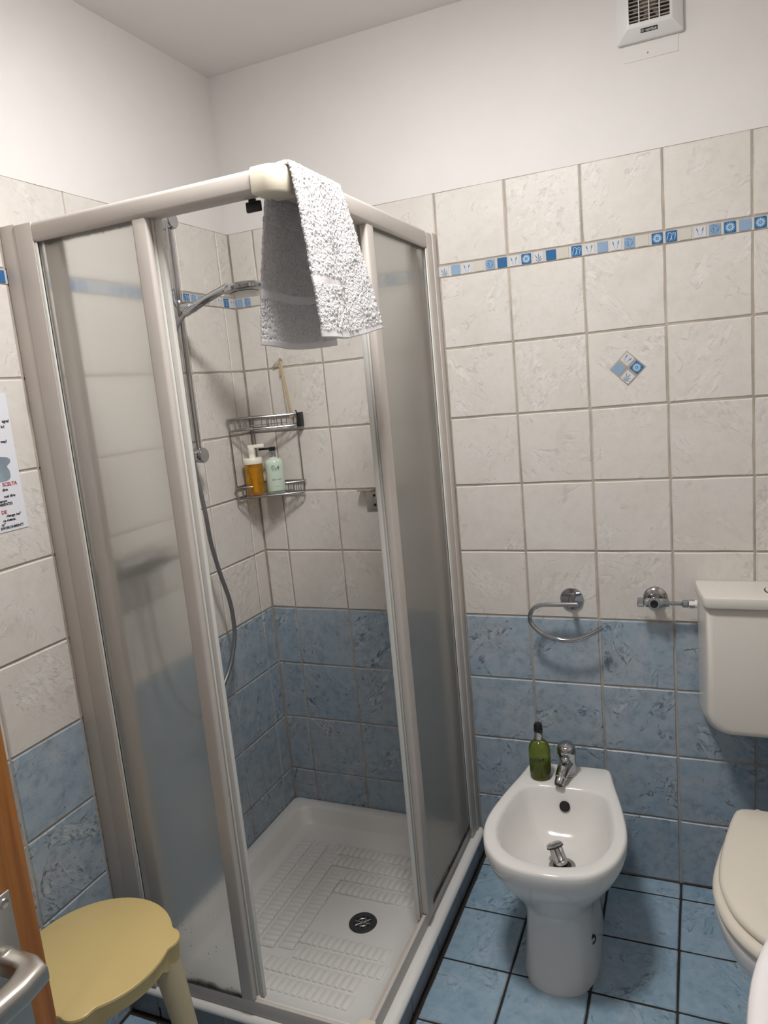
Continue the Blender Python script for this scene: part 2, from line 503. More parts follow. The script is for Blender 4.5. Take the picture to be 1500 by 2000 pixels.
b = MB()
b.box((-0.12, G, -0.1), (XR + 0.12, 0.12, ZT - 0.002), mat=1)
b.box((-0.12, 0.0015, ZT - 0.002), (XR + 0.12, 0.12, ZC + 0.02), mat=0)
wall_back = shell('wall_back', b, [M['plaster'], M['grout']])
b = MB()
b.box((-0.12, YF - 0.1, -0.1), (-G, G, ZT - 0.002), mat=1)
b.box((-0.12, YF - 0.1, ZT - 0.002), (-0.0015, 0.0015, ZC + 0.02), mat=0)
wall_left = shell('wall_left', b, [M['plaster'], M['grout']])
b = MB()
b.box((XR + G, YF - 0.1, -0.1), (XR + 0.12, G, ZT - 0.002), mat=1)
b.box((XR + 0.0015, YF - 0.1, ZT - 0.002), (XR + 0.12, 0.0015, ZC + 0.02), mat=0)
wall_right = shell('wall_right', b, [M['plaster'], M['grout']])
b = MB()
b.box((-0.0015, YF - 0.1, -0.1), (0.72, YF, ZC + 0.02))
b.box((1.56, YF - 0.1, -0.1), (XR + 0.0015, YF, ZC + 0.02))
b.box((0.72, YF - 0.1, 2.06), (1.56, YF, ZC + 0.02))
wall_front = shell('wall_front', b, [M['plaster']])
b = MB(); b.box((-0.12, YF - 0.1, ZC), (XR + 0.12, 0.12, ZC + 0.1))
ceiling = shell('ceiling', b, [M['ceiling']])
b = MB(); b.box((-0.12, YF - 0.1, -0.12), (XR + 0.12, 0.12, -G))
floor = shell('floor', b, [M['grout_dark']])
# wooden casing of the doorway behind the viewer
b = MB()
b.box((0.725, YF - 0.09, 0), (0.745, YF + 0.012, 2.04), 0.002); b.box((1.535, YF - 0.09, 0), (1.555, YF + 0.012, 2.04), 0.002)
b.box((0.725, YF - 0.09, 2.02), (1.555, YF + 0.012, 2.055), 0.002)
tag(b.obj('trim_1', M['wood']), kind='structure')

# ------------------------------------------------------------------ tiles: each one an object of its wall or floor
_tm = {}
def tile_mesh(wd, ht, var, mat, bev=0.0028, thick=0.0032):
    key = (round(wd, 4), round(ht, 4), var, mat.name, bev)
    if key in _tm: return _tm[key]
    rnd = random.Random(hash((round(wd, 3), round(ht, 3), var)) & 0xffff)
    x, z = wd / 2, ht / 2
    j = 0.0008 if min(wd, ht) > 0.05 else 0.0004
    pts = []
    cs = [(-x, -z), (x, -z), (x, z), (-x, z)]
    for k in range(4):
        p, q = Vector(cs[k]), Vector(cs[(k + 1) % 4])
        nrm = Vector((-(q - p).y, (q - p).x)).normalized()
        L = (q - p).length
        c = min(0.0025, L * 0.08)
        for d in (c, L * 0.36, L * 0.68, L - c):
            pts.append(p + (q - p).normalized() * d + nrm * rnd.uniform(0, 2 * j))
    inn = inset([tuple(p) for p in pts], bev)
    n = len(pts)
    vs = [(p[0], 0.0, p[1]) for p in inn] + [(p.x, thick, p.y) for p in pts]
    fs = [list(range(n))] + [[i, i + n, (i + 1) % n + n, (i + 1) % n] for i in range(n)]
    me = bpy.data.meshes.new('tile')
    me.from_pydata(vs, [], fs)
    me.materials.append(mat)
    bm = bmesh.new(); bm.from_mesh(me); bmesh.ops.recalc_face_normals(bm, faces=bm.faces)
    if sum((f.normal.y for f in bm.faces)) > 0: bmesh.ops.reverse_faces(bm, faces=bm.faces)
    bm.to_mesh(me); bm.free()
    _tm[key] = me
    return me
RB = Matrix.Identity(4)                              # back wall: faces -y
RL = Matrix.Rotation(PI / 2, 4, 'Z')                 # left wall: faces +x
RR = Matrix.Rotation(-PI / 2, 4, 'Z')                # right wall: faces -x
RF = Matrix.Rotation(-PI / 2, 4, 'X')                # floor: faces +z
def put_tile(parent, rot, pos, wd, ht, mat, gap=0.0028, name='tile'):
    o = bpy.data.objects.new(name, tile_mesh(wd - gap, ht - gap, random.randrange(5), mat))
    mm = Matrix.Translation(pos) @ rot @ Matrix.Rotation(random.uniform(-0.0015, 0.0015), 4, 'X') @ Matrix.Rotation(random.uniform(-0.0015, 0.0015), 4, 'Z')
    o.matrix_local = mm; o.parent = parent
    COL.objects.link(o)
    return o
rows = [(k * P, (k + 1) * P) for k in range(9)] + [(9 * P + HB, ZT)]
cols_b = [(0, A0)] + [(A0 + k * P, min(A0 + (k + 1) * P, XR)) for k in range(10)]
cols_b = [c for c in cols_b if c[1] - c[0] > 0.01]
for (x0, x1) in cols_b:
    for k, (z0, z1) in enumerate(rows):
        put_tile(wall_back, RB, ((x0 + x1) / 2, 0, (z0 + z1) / 2), x1 - x0, z1 - z0, M['tile_blue'] if k < 4 else M['tile_white'])
cols_l = [(0, B0)] + [(B0 + k * P, min(B0 + (k + 1) * P, -YF)) for k in range(12)]
cols_l = [c for c in cols_l if c[1] - c[0] > 0.01]
for (y0, y1) in cols_l:
    for k, (z0, z1) in enumerate(rows):
        put_tile(wall_left, RL, (0, -(y0 + y1) / 2, (z0 + z1) / 2), y1 - y0, z1 - z0, M['tile_blue'] if k < 4 else M['tile_white'])
for i in range(12):
    y0, y1 = i * P, min((i + 1) * P, -YF)
    if y1 - y0 < 0.02: continue
    for k, (z0, z1) in enumerate(rows):
        put_tile(wall_right, RR, (XR, -(y0 + y1) / 2, (z0 + z1) / 2), y1 - y0, z1 - z0, M['tile_blue'] if k < 4 else M['tile_white'])
TRX, TRY, TRZ = 0.717, -0.887, 0.09                 # shower tray outline
fx = [0, A0] + [A0 + k * P for k in range(1, 11)]
fx = [x for x in fx if x < XR - 0.01] + [XR]
fy = [0, D0] + [D0 + k * P for k in range(1, 13)]
fy = [y for y in fy if y < -YF] + [-YF]
for i in range(len(fx) - 1):
    for k in range(len(fy) - 1):
        x0, x1, y0, y1 = fx[i], fx[i + 1], fy[k], fy[k + 1]
        if y1 <= -TRY + 0.001 and x1 <= TRX: continue                     # under the tray
        if y0 < -TRY - 0.03 and x0 < TRX < x1: x0 = TRX if y1 < -TRY + 0.02 else x0
        if x1 <= TRX and y0 < -TRY < y1: y0 = -TRY
        if x0 < TRX < x1 and y0 < -TRY < y1: x0 = TRX                     # tile cut along the tray
        if x1 - x0 < 0.012 or y1 - y0 < 0.012: continue
        put_tile(floor, RF, ((x0 + x1) / 2, -(y0 + y1) / 2, 0), x1 - x0, y1 - y0, M['tile_floor'], gap=0.0042)

# ------------------------------------------------------------------ mosaic border and the diamond inset
def leaf2(mb, x, z, ln, wd, ang, mat):
    c, s = math.cos(ang), math.sin(ang)
    prof = [(0, 0), (0.25, 0.8), (0.55, 1.0), (0.85, 0.55), (1, 0)]
    pts = [(t * ln, h * wd / 2) for t, h in prof] + [(t * ln, -h * wd / 2) for t, h in prof[-2:0:-1]]
    mb.add([(x + a * c - q * s, -0.00018, z + a * s + q * c) for a, q in pts], [list(range(len(pts)))], mat)
def mosaic_mesh(kind):
    S = 0.0292
    mb = MB(); h = S / 2; r = 0.0022
    out = rrect(S, S, r, 2); inn = rrect(S - 0.003, S - 0.003, r * 0.6, 2)
    n = len(out)
    mb.add([(p[0], 0, p[1]) for p in inn] + [(p[0], 0.0036, p[1]) for p in out],
           [list(range(n))] + [[i, i + n, (i + 1) % n + n, (i + 1) % n] for i in range(n)], 0)
    base = {'twig': 'mos_white', 'lav': 'mos_white', 'beige': 'mos_beige', 'light': 'mos_light', 'dark': 'mos_dark',
            'flower': 'mos_dark', 'plant': 'mos_light', 'swirl': 'mos_dark'}[kind]
    line = {'twig': 'mos_line', 'lav': 'mos_line', 'plant': 'mos_line2', 'flower': 'mos_petal', 'swirl': 'mos_petal'}.get(kind, 'mos_line')
    D = math.radians
    if kind == 'twig':
        for a, z, l in ((90, -.004, .014), (60, -.010, .015), (125, -.008, .019), (40, -.013, .014), (140, -.013, .012)):
            leaf2(mb, 0, z, l, .0026, D(a), 1)
        leaf2(mb, 0, -.013, .014, .0012, D(90), 1)
    if kind == 'lav':
        for x, a in ((-.005, 110), (.004, 72)):
            leaf2(mb, x * 0.4, -.012, .014, .0010, D(a), 1); leaf2(mb, x, -.001, .012, .0034, D(a), 1)
    if kind == 'plant':
        for x, z, a, l in ((-.002, -.013, 95, .024), (.001, -.012, 65, .022), (-.003, -.010, 125, .016), (.003, -.006, 35, .009), (-.001, 0, 150, .010), (.004, .004, 120, .008)):
            leaf2(mb, x, z, l, .0020, D(a), 1)
        for k in range(5): leaf2(mb, -.009 + .004 * k, .009, .005, .0016, D(20 + 50 * k), 1)
    if kind == 'flower':
        for k in range(15):
            a = 2 * PI * k / 15
            leaf2(mb, .0030 * math.cos(a), .0030 * math.sin(a), .0088, .0026, a, 1)
        for k in range(6):
            a = 2 * PI * k / 6
            leaf2(mb, 0, 0, .0022, .0013, a, 1)
    if kind == 'swirl':
        for x, z, a, l in ((-.012, -.012, 75, .022), (-.006, -.013, 60, .018), (.002, -.013, 100, .020), (.007, -.012, 80, .021), (-.01, .008, 10, .010), (.002, .009, -20, .010), (.008, .002, 150, .012)):
            leaf2(mb, x, z, l, .0018, D(a), 1)
    me_o = mb.obj('mosaic_tile', [M[base], M[line]], None, smooth=False)
    me = me_o.data
    bm = bmesh.new(); bm.from_mesh(me)
    for f in bm.faces:
        if f.normal.y > 0.5: f.normal_flip()
    bm.to_mesh(me); bm.free()
    bpy.data.objects.remove(me_o)
    return me
MOS = {k: mosaic_mesh(k) for k in ('twig', 'lav', 'beige', 'light', 'dark', 'flower', 'plant', 'swirl')}
def put_mosaic(parent, rot, pos, kind, sx=1.0, spin=0.0):
    o = bpy.data.objects.new('mosaic_tile', MOS[kind])
    o.matrix_local = Matrix.Translation(pos) @ rot @ Matrix.Rotation(random.uniform(-.006, .006), 4, 'X') @ Matrix.Rotation(random.uniform(-.012, .012) + spin, 4, 'Y') @ Matrix.Scale(sx, 4, (1, 0, 0))
    o.parent = parent; COL.objects.link(o)
zb = 9 * P + HB / 2
b = MB(); b.box((0.0005, 0.0012, 9 * P + .0012), (XR - .0005, 0.0032, 9 * P + HB - .0012))
b.obj('mosaic_bed', M['grout_light'], wall_back, smooth=False)
b = MB(); b.box((-0.0032, -1.76, 9 * P + .0012), (-0.0012, -0.0005, 9 * P + HB - .0012))
b.obj('mosaic_bed', M['grout_light'], wall_left, smooth=False)
SEQ = ['twig', 'light', 'lav', 'beige', 'plant', 'dark', 'lav', 'flower', 'twig', 'dark', 'beige', 'swirl', 'lav', 'light', 'lav', 'plant', 'beige', 'flower',
       'swirl', 'beige', 'lav', 'plant', 'flower', 'light', 'flower', 'lav', 'beige', 'light', 'twig', 'swirl', 'plant']
q = P / 6
V0 = A0 + 3 * P
for k, kd in enumerate(SEQ):
    x = V0 + (k + 0.5) * q
    if x < XR - 0.01: put_mosaic(wall_back, RB, (x, -0.0002, zb), kd)
for k, kd in enumerate(['light', 'plant', 'beige']):
    put_mosaic(wall_back, RB, (A0 - (2 - k + 0.5) * 0.0308, -0.0002, zb), kd, 0.9)
for k, kd in enumerate(['swirl', 'lav', 'light', 'beige', 'plant', 'flower', 'twig', 'dark', 'lav', 'beige', 'swirl', 'light', 'twig', 'flower', 'beige', 'plant', 'lav', 'dark']):
    put_mosaic(wall_back, RB, (A0 + (k + 0.5) * q, -0.0002, zb), kd)
for k, kd in enumerate(['lav', 'swirl']):
    put_mosaic(wall_left, RL, (0.0002, -(k + 0.5) * B0 / 2, zb), kd)
LSEQ = ['lav', 'beige', 'twig', 'light', 'plant', 'swirl', 'flower', 'lav', 'beige', 'light', 'twig', 'dark', 'swirl', 'plant', 'light', 'beige', 'lav', 'flower',
        'dark', 'light', 'twig', 'swirl', 'beige', 'flower', 'dark', 'flower', 'plant', 'lav', 'beige', 'swirl']
for k in range(60):
    y = B0 + (k + 0.5) * q
    if y < 1.75: put_mosaic(wall_left, RL, (0.0002, -y, zb), LSEQ[k % len(LSEQ)])
# diamond: four little tiles set on edge in a grey seam
dc = Vector((1.2095, -0.0005, 1.5218))
b = MB(); e = 0.0472
dia = inset([(e, 0), (0, e), (-e, 0), (0, -e)], 0)
b.add([(dc.x + x, -0.0006, dc.z + z) for x, z in dia] + [(dc.x + x, 0.002, dc.z + z) for x, z in dia], [[0, 1, 2, 3], [0, 4, 5, 1], [1, 5, 6, 2], [2, 6, 7, 3], [3, 7, 4, 0]])
b.obj('mosaic_seam', M['grout'], wall_back, smooth=False)
s2 = 0.0166 * math.sqrt(2)
for (dx, dz, kd) in ((0, s2, 'lav'), (s2, 0, 'flower'), (0, -s2, 'twig'), (-s2, 0, 'light')):
    put_mosaic(wall_back, RB, (dc.x + dx, -0.0014, dc.z + dz), kd, 1.0, PI / 4)
# blanked-off old fan opening under the fan: a painted plate almost flush with the wall
b = MB(); b.box((1.226, 0.0002, 2.272), (1.354, 0.004, 2.335), 0.0006, 1)
b.obj('cover_plate', M['plaster'], wall_back)
b = MB(); b.lathe([(0.0022, 0), (0.0018, 0.0008), (0.0, 0.001)], 10, axis((0, -1, 0), (1.283, 0.0003, 2.285)))
b.obj('screw', M['fan_dirty'], wall_back)

# ------------------------------------------------------------------ ceiling lamp (above the frame; it lights the room)
lp = thing('ceiling_lamp', 'round white ceiling lamp mounted on the grey ceiling', 'lamp', LAMP_POS)
b = MB(); b.lathe([(0.150, 0.0), (0.150, -0.018), (0.142, -0.024), (0.120, -0.026)], 40, Matrix.Translation(LAMP_POS))
part(b, 'base', M['fan'], lp)
b = MB(); b.lathe([(0.140, -0.0265), (0.137, -0.0320), (0.120, -0.0400), (0.085, -0.0460), (0.045, -0.0490), (0.0, -0.0500)], 32, Matrix.Translation(LAMP_POS), cap0=False, cap1=False)
part(b, 'diffuser', M['lamp'], lp)

# ------------------------------------------------------------------ shower tray
tray = thing('shower_tray', 'white rectangular shower tray with ribbed floor in the corner', 'shower tray', (0, 0, 0))
def trect(x0, x1, y0, y1, z, r, n=8):
    return [(x, y, z) for x, y in rrect(x1 - x0, y1 - y0, r, n, (x0 + x1) / 2, (y0 + y1) / 2)]
X0, X1, Y0, Y1 = 0.0, TRX, TRY, 0.0
rings = [trect(X0 + .001, X1 - .012, Y0 + .012, Y1 - .001, 0.0675, 0.02), trect(X0 + .001, X1 - .003, Y0 + .003, Y1 - .001, 0.0695, 0.02), trect(X0 + .001, X1, Y0, Y1 - .001, 0.075, 0.02), trect(X0 + .001, X1 - .002, Y0 + .002, Y1 - .001, 0.082, 0.02),
         trect(X0 + .003, X1 - .010, Y0 + .010, Y1 - .003, 0.0885, 0.02), trect(X0 + .006, X1 - .018, Y0 + .018, Y1 - .006, TRZ, 0.02)]
ri = (X0 + .047, X1 - .062, Y0 + .062, Y1 - .043)
fl = (X0 + .080, X1 - .085, Y0 + .085, Y1 - .070)
ZF = 0.040
for t, zz in ((0.0, TRZ), (0.10, TRZ - .003), (0.24, TRZ - .010), (0.5, TRZ - .027), (0.74, ZF + .010), (0.88, ZF + .0035), (1.0, ZF)):
    g_ = [a + (c - a) * t for a, c in zip(ri, fl)]
    rings.append(trect(*g_, zz, 0.045))
DRX, DRY = 0.477, -0.462
c0 = rings[-1]
for t, zz in ((0.35, ZF - .0015), (0.7, ZF - .003), (1.0, ZF - .005)):
    rr = []
    for (x, y, z) in c0:
        a = math.atan2(y - DRY, x - DRX)
        tx, ty = DRX + 0.030 * math.cos(a), DRY + 0.030 * math.sin(a)
        rr.append((x + (tx - x) * t, y + (ty - y) * t, zz))
    rings.append(rr)
b = MB(); b.loft(rings, False, True)
part(b, 'tray_body', M['tray'], tray, angle=50)
# plinth under the tray, faced with dark grey-blue tiles
b = MB(); b.box((0.004, TRY + 0.012, 0.0), (TRX - 0.012, -0.004, 0.030)); b.box((TRX - 0.062, TRY + 0.012, 0.0), (TRX - 0.012, -0.004, 0.0672)); b.box((0.004, TRY + 0.012, 0.0), (TRX - 0.012, TRY + 0.062, 0.0672))
plinth = tag(b.obj('trim_2', M['grout'], smooth=False), kind='structure')
for k in range(len(fy) - 1):
    y0, y1 = fy[k], min(fy[k + 1], -TRY - 0.004)
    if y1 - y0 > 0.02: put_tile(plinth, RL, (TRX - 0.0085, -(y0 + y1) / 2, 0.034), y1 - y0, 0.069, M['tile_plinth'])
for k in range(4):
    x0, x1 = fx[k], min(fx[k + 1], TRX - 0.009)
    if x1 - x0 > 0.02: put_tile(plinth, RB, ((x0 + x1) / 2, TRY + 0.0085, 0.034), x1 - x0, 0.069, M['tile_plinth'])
# moulded anti-slip ribs
b = MB()
def rib(cx, cy, along, ln, z):
    secs = []
    for t, k in ((-1, 0.0), (-0.95, 0.75), (-0.84, 1.0), (0.80, 1.0), (0.90, 0.85), (0.97, 0.5), (1, 0.0)):
        bow = 0.0030 * max(0.0, t) ** 3
        ring = []
        for (u, v) in ((-1, -0.3), (-0.90, 0.92), (-0.72, 1.0), (0.50, 0.74), (1, -0.1)):
            a_, c_ = t * ln / 2, u * 0.0087 * (0.72 + 0.28 * k) + bow
            hh = z - 0.001 + (v * 0.0060 + 0.001) * k
            ring.append((cx - a_, cy - c_, hh) if along == 'x' else (cx + c_, cy + a_, hh))
        secs.append(ring)
    n = len(secs)
    vs = [p for r_ in secs for p in r_]; fs = []
    for i in range(n - 1):
        for j in range(4): fs.append([i * 5 + j, i * 5 + j + 1, (i + 1) * 5 + j + 1, (i + 1) * 5 + j])
    b.add(vs, fs)
zr = lambda x, y: ZF - 0.004 * max(0, 1 - math.hypot(x - DRX, y - DRY) / 0.35) + 0.0006
for c in range(4):                       # long block on the left: short ribs across, four columns
    for k in range(24):
        x = 0.125 + 0.058 * c; y = -0.165 - 0.0195 * k - (0.010 if c % 2 else 0)
        if y < -0.645 + 0.0 * c: continue
        if c == 3 and not (-0.62 < y < -0.28): continue
        if c == 2 and y > -0.20: continue
        rib(x + 0.012, y, 'x', 0.047, zr(x, y))
for r_ in range(4):                      # block behind the drain
    for k in range(20):
        x = 0.252 + 0.0205 * k + (0.010 if r_ % 2 else 0) + (0.085 if r_ >= 2 else 0); y = -0.180 - 0.056 * r_
        if x > 0.62: continue
        rib(x, y, 'y', 0.047, zr(x, y))
for r_ in range(4):                      # block in front of the drain
    for k in range(22):
        x = (0.345 if r_ < 2 else 0.118) + 0.0205 * k + (0.010 if r_ % 2 else 0); y = -0.560 - 0.056 * r_
        if x > 0.606: continue
        rib(x, y, 'y', 0.047, zr(x, y))
o = part(b, 'anti_slip_ribs', M['tray'], tray, angle=32); o['kind'] = 'stuff'
dm = axis((0, 0, 1), (DRX, DRY, ZF - 0.006))
b = MB(); b.lathe([(0.040, 0.001), (0.0405, 0.004), (0.038, 0.0068), (0.033, 0.0072), (0.0245, 0.0050), (0.0235, 0.0015), (0.0, 0.0012)], 36, dm, cap1=False)
dr = part(b, 'drain', M['drain'], tray)
b = MB()
b.tube([(DRX + .015 * math.cos(2 * PI * i / 24), DRY + .015 * math.sin(2 * PI * i / 24), ZF - .0018) for i in range(24)], 0.0016, 6, True)
for k in range(8):
    a = 2 * PI * k / 8
    b.tube([(DRX + .004 * math.cos(a), DRY + .004 * math.sin(a), ZF - .0018), (DRX + .0235 * math.cos(a), DRY + .0235 * math.sin(a), ZF - .0022)], 0.0014, 6)
b.lathe([(0.005, 0.003), (0.005, 0.0052), (0.0, 0.0055)], 12, dm)
part(b, 'grate', M['steel'], dr)

# ------------------------------------------------------------------ shower enclosure
enc = thing('shower_enclosure', 'white framed corner shower enclosure with frosted sliding panes', 'shower enclosure', (0, 0, TRZ))
ZT0, ZT1 = 1.9005, 1.9425           # top rails
FY, FX = -0.880, 0.698
ZB = 0.130
def piece(name, boxes, mat, root=enc, bev=0.003):
    b = MB()
    for lo, hi in boxes: b.box(lo, hi, bev, 3)
    return part(b, name, mat, root)
piece('top_rail', [((0.088, FY, ZT0), (0.646, FY + 0.042, ZT1))], M['frame'], bev=0.009)
piece('top_rail', [((FX - 0.042, -0.82, ZT0), (FX, -0.075, ZT1 + 0.006))], M['frame'], bev=0.009)
piece('bottom_rail', [((0.06, -0.873, TRZ + .0004), (0.655, -0.863, ZB)), ((0.06, -0.863, TRZ + .0004), (0.655, -0.845, TRZ + 0.014))], M['frame'], bev=0.0015)
piece('bottom_rail', [((0.677, -0.84, TRZ + .0004), (0.687, -0.05, ZB)), ((0.659, -0.84, TRZ + .0004), (0.677, -0.05, TRZ + 0.014))], M['frame'], bev=0.0015)
def corner_poly(o_, i_, r):
    pts = [(0.642, FY - o_)]
    cx, cy = FX + o_ - r, FY - o_ + r
    for k in range(9):
        a = -PI / 2 + PI / 2 * k / 8
        pts.append((cx + r * math.cos(a), cy + r * math.sin(a)))
    pts += [(FX + o_, -0.812), (FX - 0.046, -0.812), (FX - 0.046, FY + 0.046), (0.642, FY + 0.046)]
    return pts
b = MB(); b.prism(corner_poly(0.003, 0, 0.032), ZT0 - 0.006, ZT1 + 0.003, 0.006)
cc = part(b, 'corner_cap', M['cream'], enc)
b = MB(); b.prism([(0.652, -0.876), (0.672, -0.876), (0.683, -0.871), (0.690, -0.860), (0.690, -0.838), (0.656, -0.838), (0.652, -0.842)], TRZ + .0004, ZB + 0.001, 0.002)
part(b, 'bottom_corner', M['cream'], enc)
b = MB(); b.box((0.598, -0.838, 1.880), (0.630, -0.830, 1.899), 0.002); b.box((0.604, -0.836, 1.890), (0.618, -0.828, 1.905), 0.001)
part(b, 'roller_block', M['black'], enc)
# wall profiles: channel on the wall + jamb, its lit inner return painted in as a lighter strip
wp = piece('wall_profile', [((0.0005, FY + .002, TRZ + .0006), (0.044, FY + 0.030, ZT1 + 0.004)), ((0.044, FY, TRZ + .0006), (0.094, FY + 0.026, ZT1))], M['frame'], bev=0.002)
b = MB(); b.box((0.0935, FY + 0.0015, ZB), (0.1005, FY + 0.012, ZT0 - 0.001), 0.001)
part(b, 'lit_return', M['frame_in'], wp)
wp2 = piece('wall_profile', [((FX - 0.030, -0.034, TRZ + .0006), (FX + .003, -0.0005, ZT1 + 0.006)), ((FX - 0.026, -0.078, TRZ + .0006), (FX, -0.034, ZT1 + .002))], M['frame'], bev=0.002)
b = MB(); b.box((FX - 0.012, -0.087, ZB), (FX - 0.0015, -0.0775, ZT0 - 0.001), 0.001)
part(b, 'lit_return', M['frame_in'], wp2)
# fixed pane on the front: stile at its right
fp = piece('fixed_pane_stile', [((0.355, FY + .002, ZB + .001), (0.392, FY + 0.020, ZT0 + .004))], M['frame'], bev=0.006)
b = MB(); b.box((0.1000, FY + 0.0065, ZB + .0005), (0.356, FY + 0.0110, ZT0 + .006))
part(b, 'glass_pane', M['frosted'], fp, smooth=False)
b = MB(); b.box((0.1003, FY + 0.0048, ZB + .002), (0.1022, FY + 0.0064, ZT0)); b.box((0.1003, FY + 0.0048, ZB + .0006), (0.356, FY + 0.0064, ZB + .0030))
part(b, 'gasket', M['frame_dark'], fp, smooth=False)
# sliding door behind it, pushed open to the left
sd = piece('sliding_door_stile', [((0.379, -0.860, ZB + .002), (0.3935, -0.841, ZT0 + .004)), ((0.3935, -0.856, ZB - .004), (0.4065, -0.844, ZT0 + .004))], M['frame_in'], bev=0.002)
piece('closing_stile', [((0.108, -0.866, ZB + .002), (0.150, -0.848, ZT0 + .002))], M['frame'], sd, 0.004)
b = MB(); b.box((0.1500, -0.8565, ZB + .006), (0.3795, -0.8525, ZT0))
part(b, 'glass_pane', M['clear'], sd, smooth=False)
# fixed pane on the right side
fp2 = piece('fixed_pane_stile', [((FX - 0.022, -0.492, ZB + .001), (FX - .002, -0.449, ZT0 + .004))], M['frame'], bev=0.006)
b = MB(); b.box((FX - 0.0110, -0.450, ZB + .0005), (FX - 0.0065, -0.0865, ZT0 + .006))
part(b, 'glass_pane', M['frosted'], fp2, smooth=False)
b = MB(); b.box((FX - 0.0064, -0.0885, ZB + .002), (FX - 0.0048, -0.0868, ZT0)); b.box((FX - 0.0064, -0.45, ZB + .0006), (FX - 0.0048, -0.0868, ZB + .0025))
part(b, 'gasket', M['frame_dark'], fp2, smooth=False)
sd2 = piece('sliding_door_stile', [((FX - 0.044, -0.484, ZB - .014), (FX - 0.024, -0.462, ZT0 + .004)), ((FX - 0.040, -0.494, ZB - .018), (FX - 0.028, -0.483, ZT0 + .004))], M['frame_in'], bev=0.002)
piece('closing_stile', [((FX - 0.040, -0.150, ZB + .002), (FX - 0.022, -0.105, ZT0 + .002))], M['frame'], sd2, 0.004)
b = MB(); b.box((FX - 0.0335, -0.463, ZB + .006), (FX - 0.0295, -0.149, ZT0))
part(b, 'glass_pane', M['clear'], sd2, smooth=False)

# ------------------------------------------------------------------ towel over the right top rail at the corner
tw = thing('hand_towel', 'white terry hand towel draped over the enclosure top rail at the corner', 'towel', (0.70, -0.75, 1.78))
NS, NTT = 330, 150
vs_, fs_, mi_ = [], [], []
def towel_pt(s_, t):
    # s_: 0 = inner hem ... 1 = outer hem; t: 0 = end at the corner ... 1 = towards the back wall
    zt = ZT1 + 0.008
    if s_ < 0.44:                                        # inside the shower
        k = 1 - s_ / 0.44
        yi = (-0.826 + 0.186 * t) + k * (-0.012 + 0.052 * t)
        x = 0.649 - 0.046 * (1 - t) * k ** 0.7 - 0.010 * k + 0.008 * k * math.sin(2 * PI * 1.3 * t + 0.6)
        z = zt - 0.012 - k * (0.305 + 0.008 * math.sin(3 * t))
        return Vector((x, yi, z))
    if s_ < 0.56:                                        # over the rail
        k = (s_ - 0.44) / 0.12
        a = PI * k
        y = -0.826 + 0.186 * t + k * (-0.030 + 0.018 * t)
        x = 0.6775 - 0.0295 * math.cos(a) + 0.005 * k
        z = zt - 0.012 + 0.014 * math.sin(a) ** 0.6
        return Vector((x, y, z))
    k = (s_ - 0.56) / 0.44                               # outside
    y = (-0.856 + 0.204 * t) + k * (0.000 + 0.078 * t ** 1.3) + 0.006 * k * math.sin(5 * t)
    fold = math.sin(2 * PI * 1.55 * t - 0.9) * 0.5 + 0.5 * math.sin(2 * PI * 0.9 * t + 1.0)
    x = 0.7120 + 0.030 * k ** 0.8 + 0.012 * k ** 0.75 * fold + 0.003 * k * math.sin(2 * PI * 3.1 * t)
    x = max(x, FX + 0.009)
    z = zt - 0.012 - k * (0.306 - 0.026 * t ** 1.5 + 0.006 * math.sin(PI * t))
    return Vector((x, y, z))
for i in range(NS + 1):
    for j in range(NTT + 1):
        p = towel_pt(i / NS, j / NTT)
        nz = noise.noise(p * 22) * 0.0020 + (abs(noise.noise(p * 165)) * 0.0031 + noise.noise(p * 250) * 0.0012 if 0.018 < i / NS < 0.982 and not (0.835 < i / NS < 0.856 and j / NTT < 0.55) and not 0.128 < i / NS < 0.150 else 0)
        vs_.append(p + Vector((nz if i > NS * 0.5 else -nz, nz * 0.4, nz * 0.3)))
for i in range(NS):
    for j in range(NTT):
        fs_.append([i * (NTT + 1) + j, i * (NTT + 1) + j + 1, (i + 1) * (NTT + 1) + j + 1, (i + 1) * (NTT + 1) + j])
        sm = (i + 0.5) / NS; tm = (j + .5) / NTT
        flat = sm < 0.018 or sm > 0.982 or (0.835 < sm < 0.856 and tm < 0.55) or (0.128 < sm < 0.150) or tm > 0.985
        mi_.append(1 if flat else 0)
b = MB(); b.v = [tuple(v) for v in vs_]; b.f = fs_; b.mi = mi_
to = part(b, 'towel_cloth', [M['terry'], M['hem']], tw, angle=180)
so = to.modifiers.new('thickness', 'SOLIDIFY'); so.thickness = 0.006; so.offset = 0.0

# ------------------------------------------------------------------ slide rail, hand shower with hose, mixer
RXp, RYp = 0.050, -0.360
sr = thing('shower_slide_rail', 'chrome vertical shower slide rail on the left tiled wall', 'shower rail', (0.0, RYp, 1.385))
b = MB(); b.tube([(RXp, RYp, 1.375), (RXp, RYp, 2.045)], 0.0095, 16)
part(b, 'bar', M['chrome'], sr)
for zz in (2.034, 1.386):
    b = MB(); b.lathe([(0.019, 0.0005), (0.021, 0.004), (0.020, 0.045), (0.0225, 0.058), (0.0225, 0.066), (0.020, 0.0695), (0.0, 0.070)], 28, axis((1, 0, 0), (0, RYp, zz)))
    part(b, 'bracket', M['chrome'], sr)
b = MB(); b.lathe([(0.017, -0.022), (0.0185, -0.019), (0.0185, 0.019), (0.017, 0.022)], 24, axis((0, 0, 1), (RXp, RYp, 1.800)))
b.lathe([(0.0165, 0.010), (0.0165, 0.040), (0.014, 0.050), (0.0, 0.051)], 20, axis((0.96, 0.12, 0.0), (RXp, RYp, 1.800)))
part(b, 'slider', M['chrome'], sr)
hs = thing('hand_shower', 'chrome hand shower with round head and grey hose clipped to the slide rail', 'hand shower', (0.10, -0.36, 1.80))
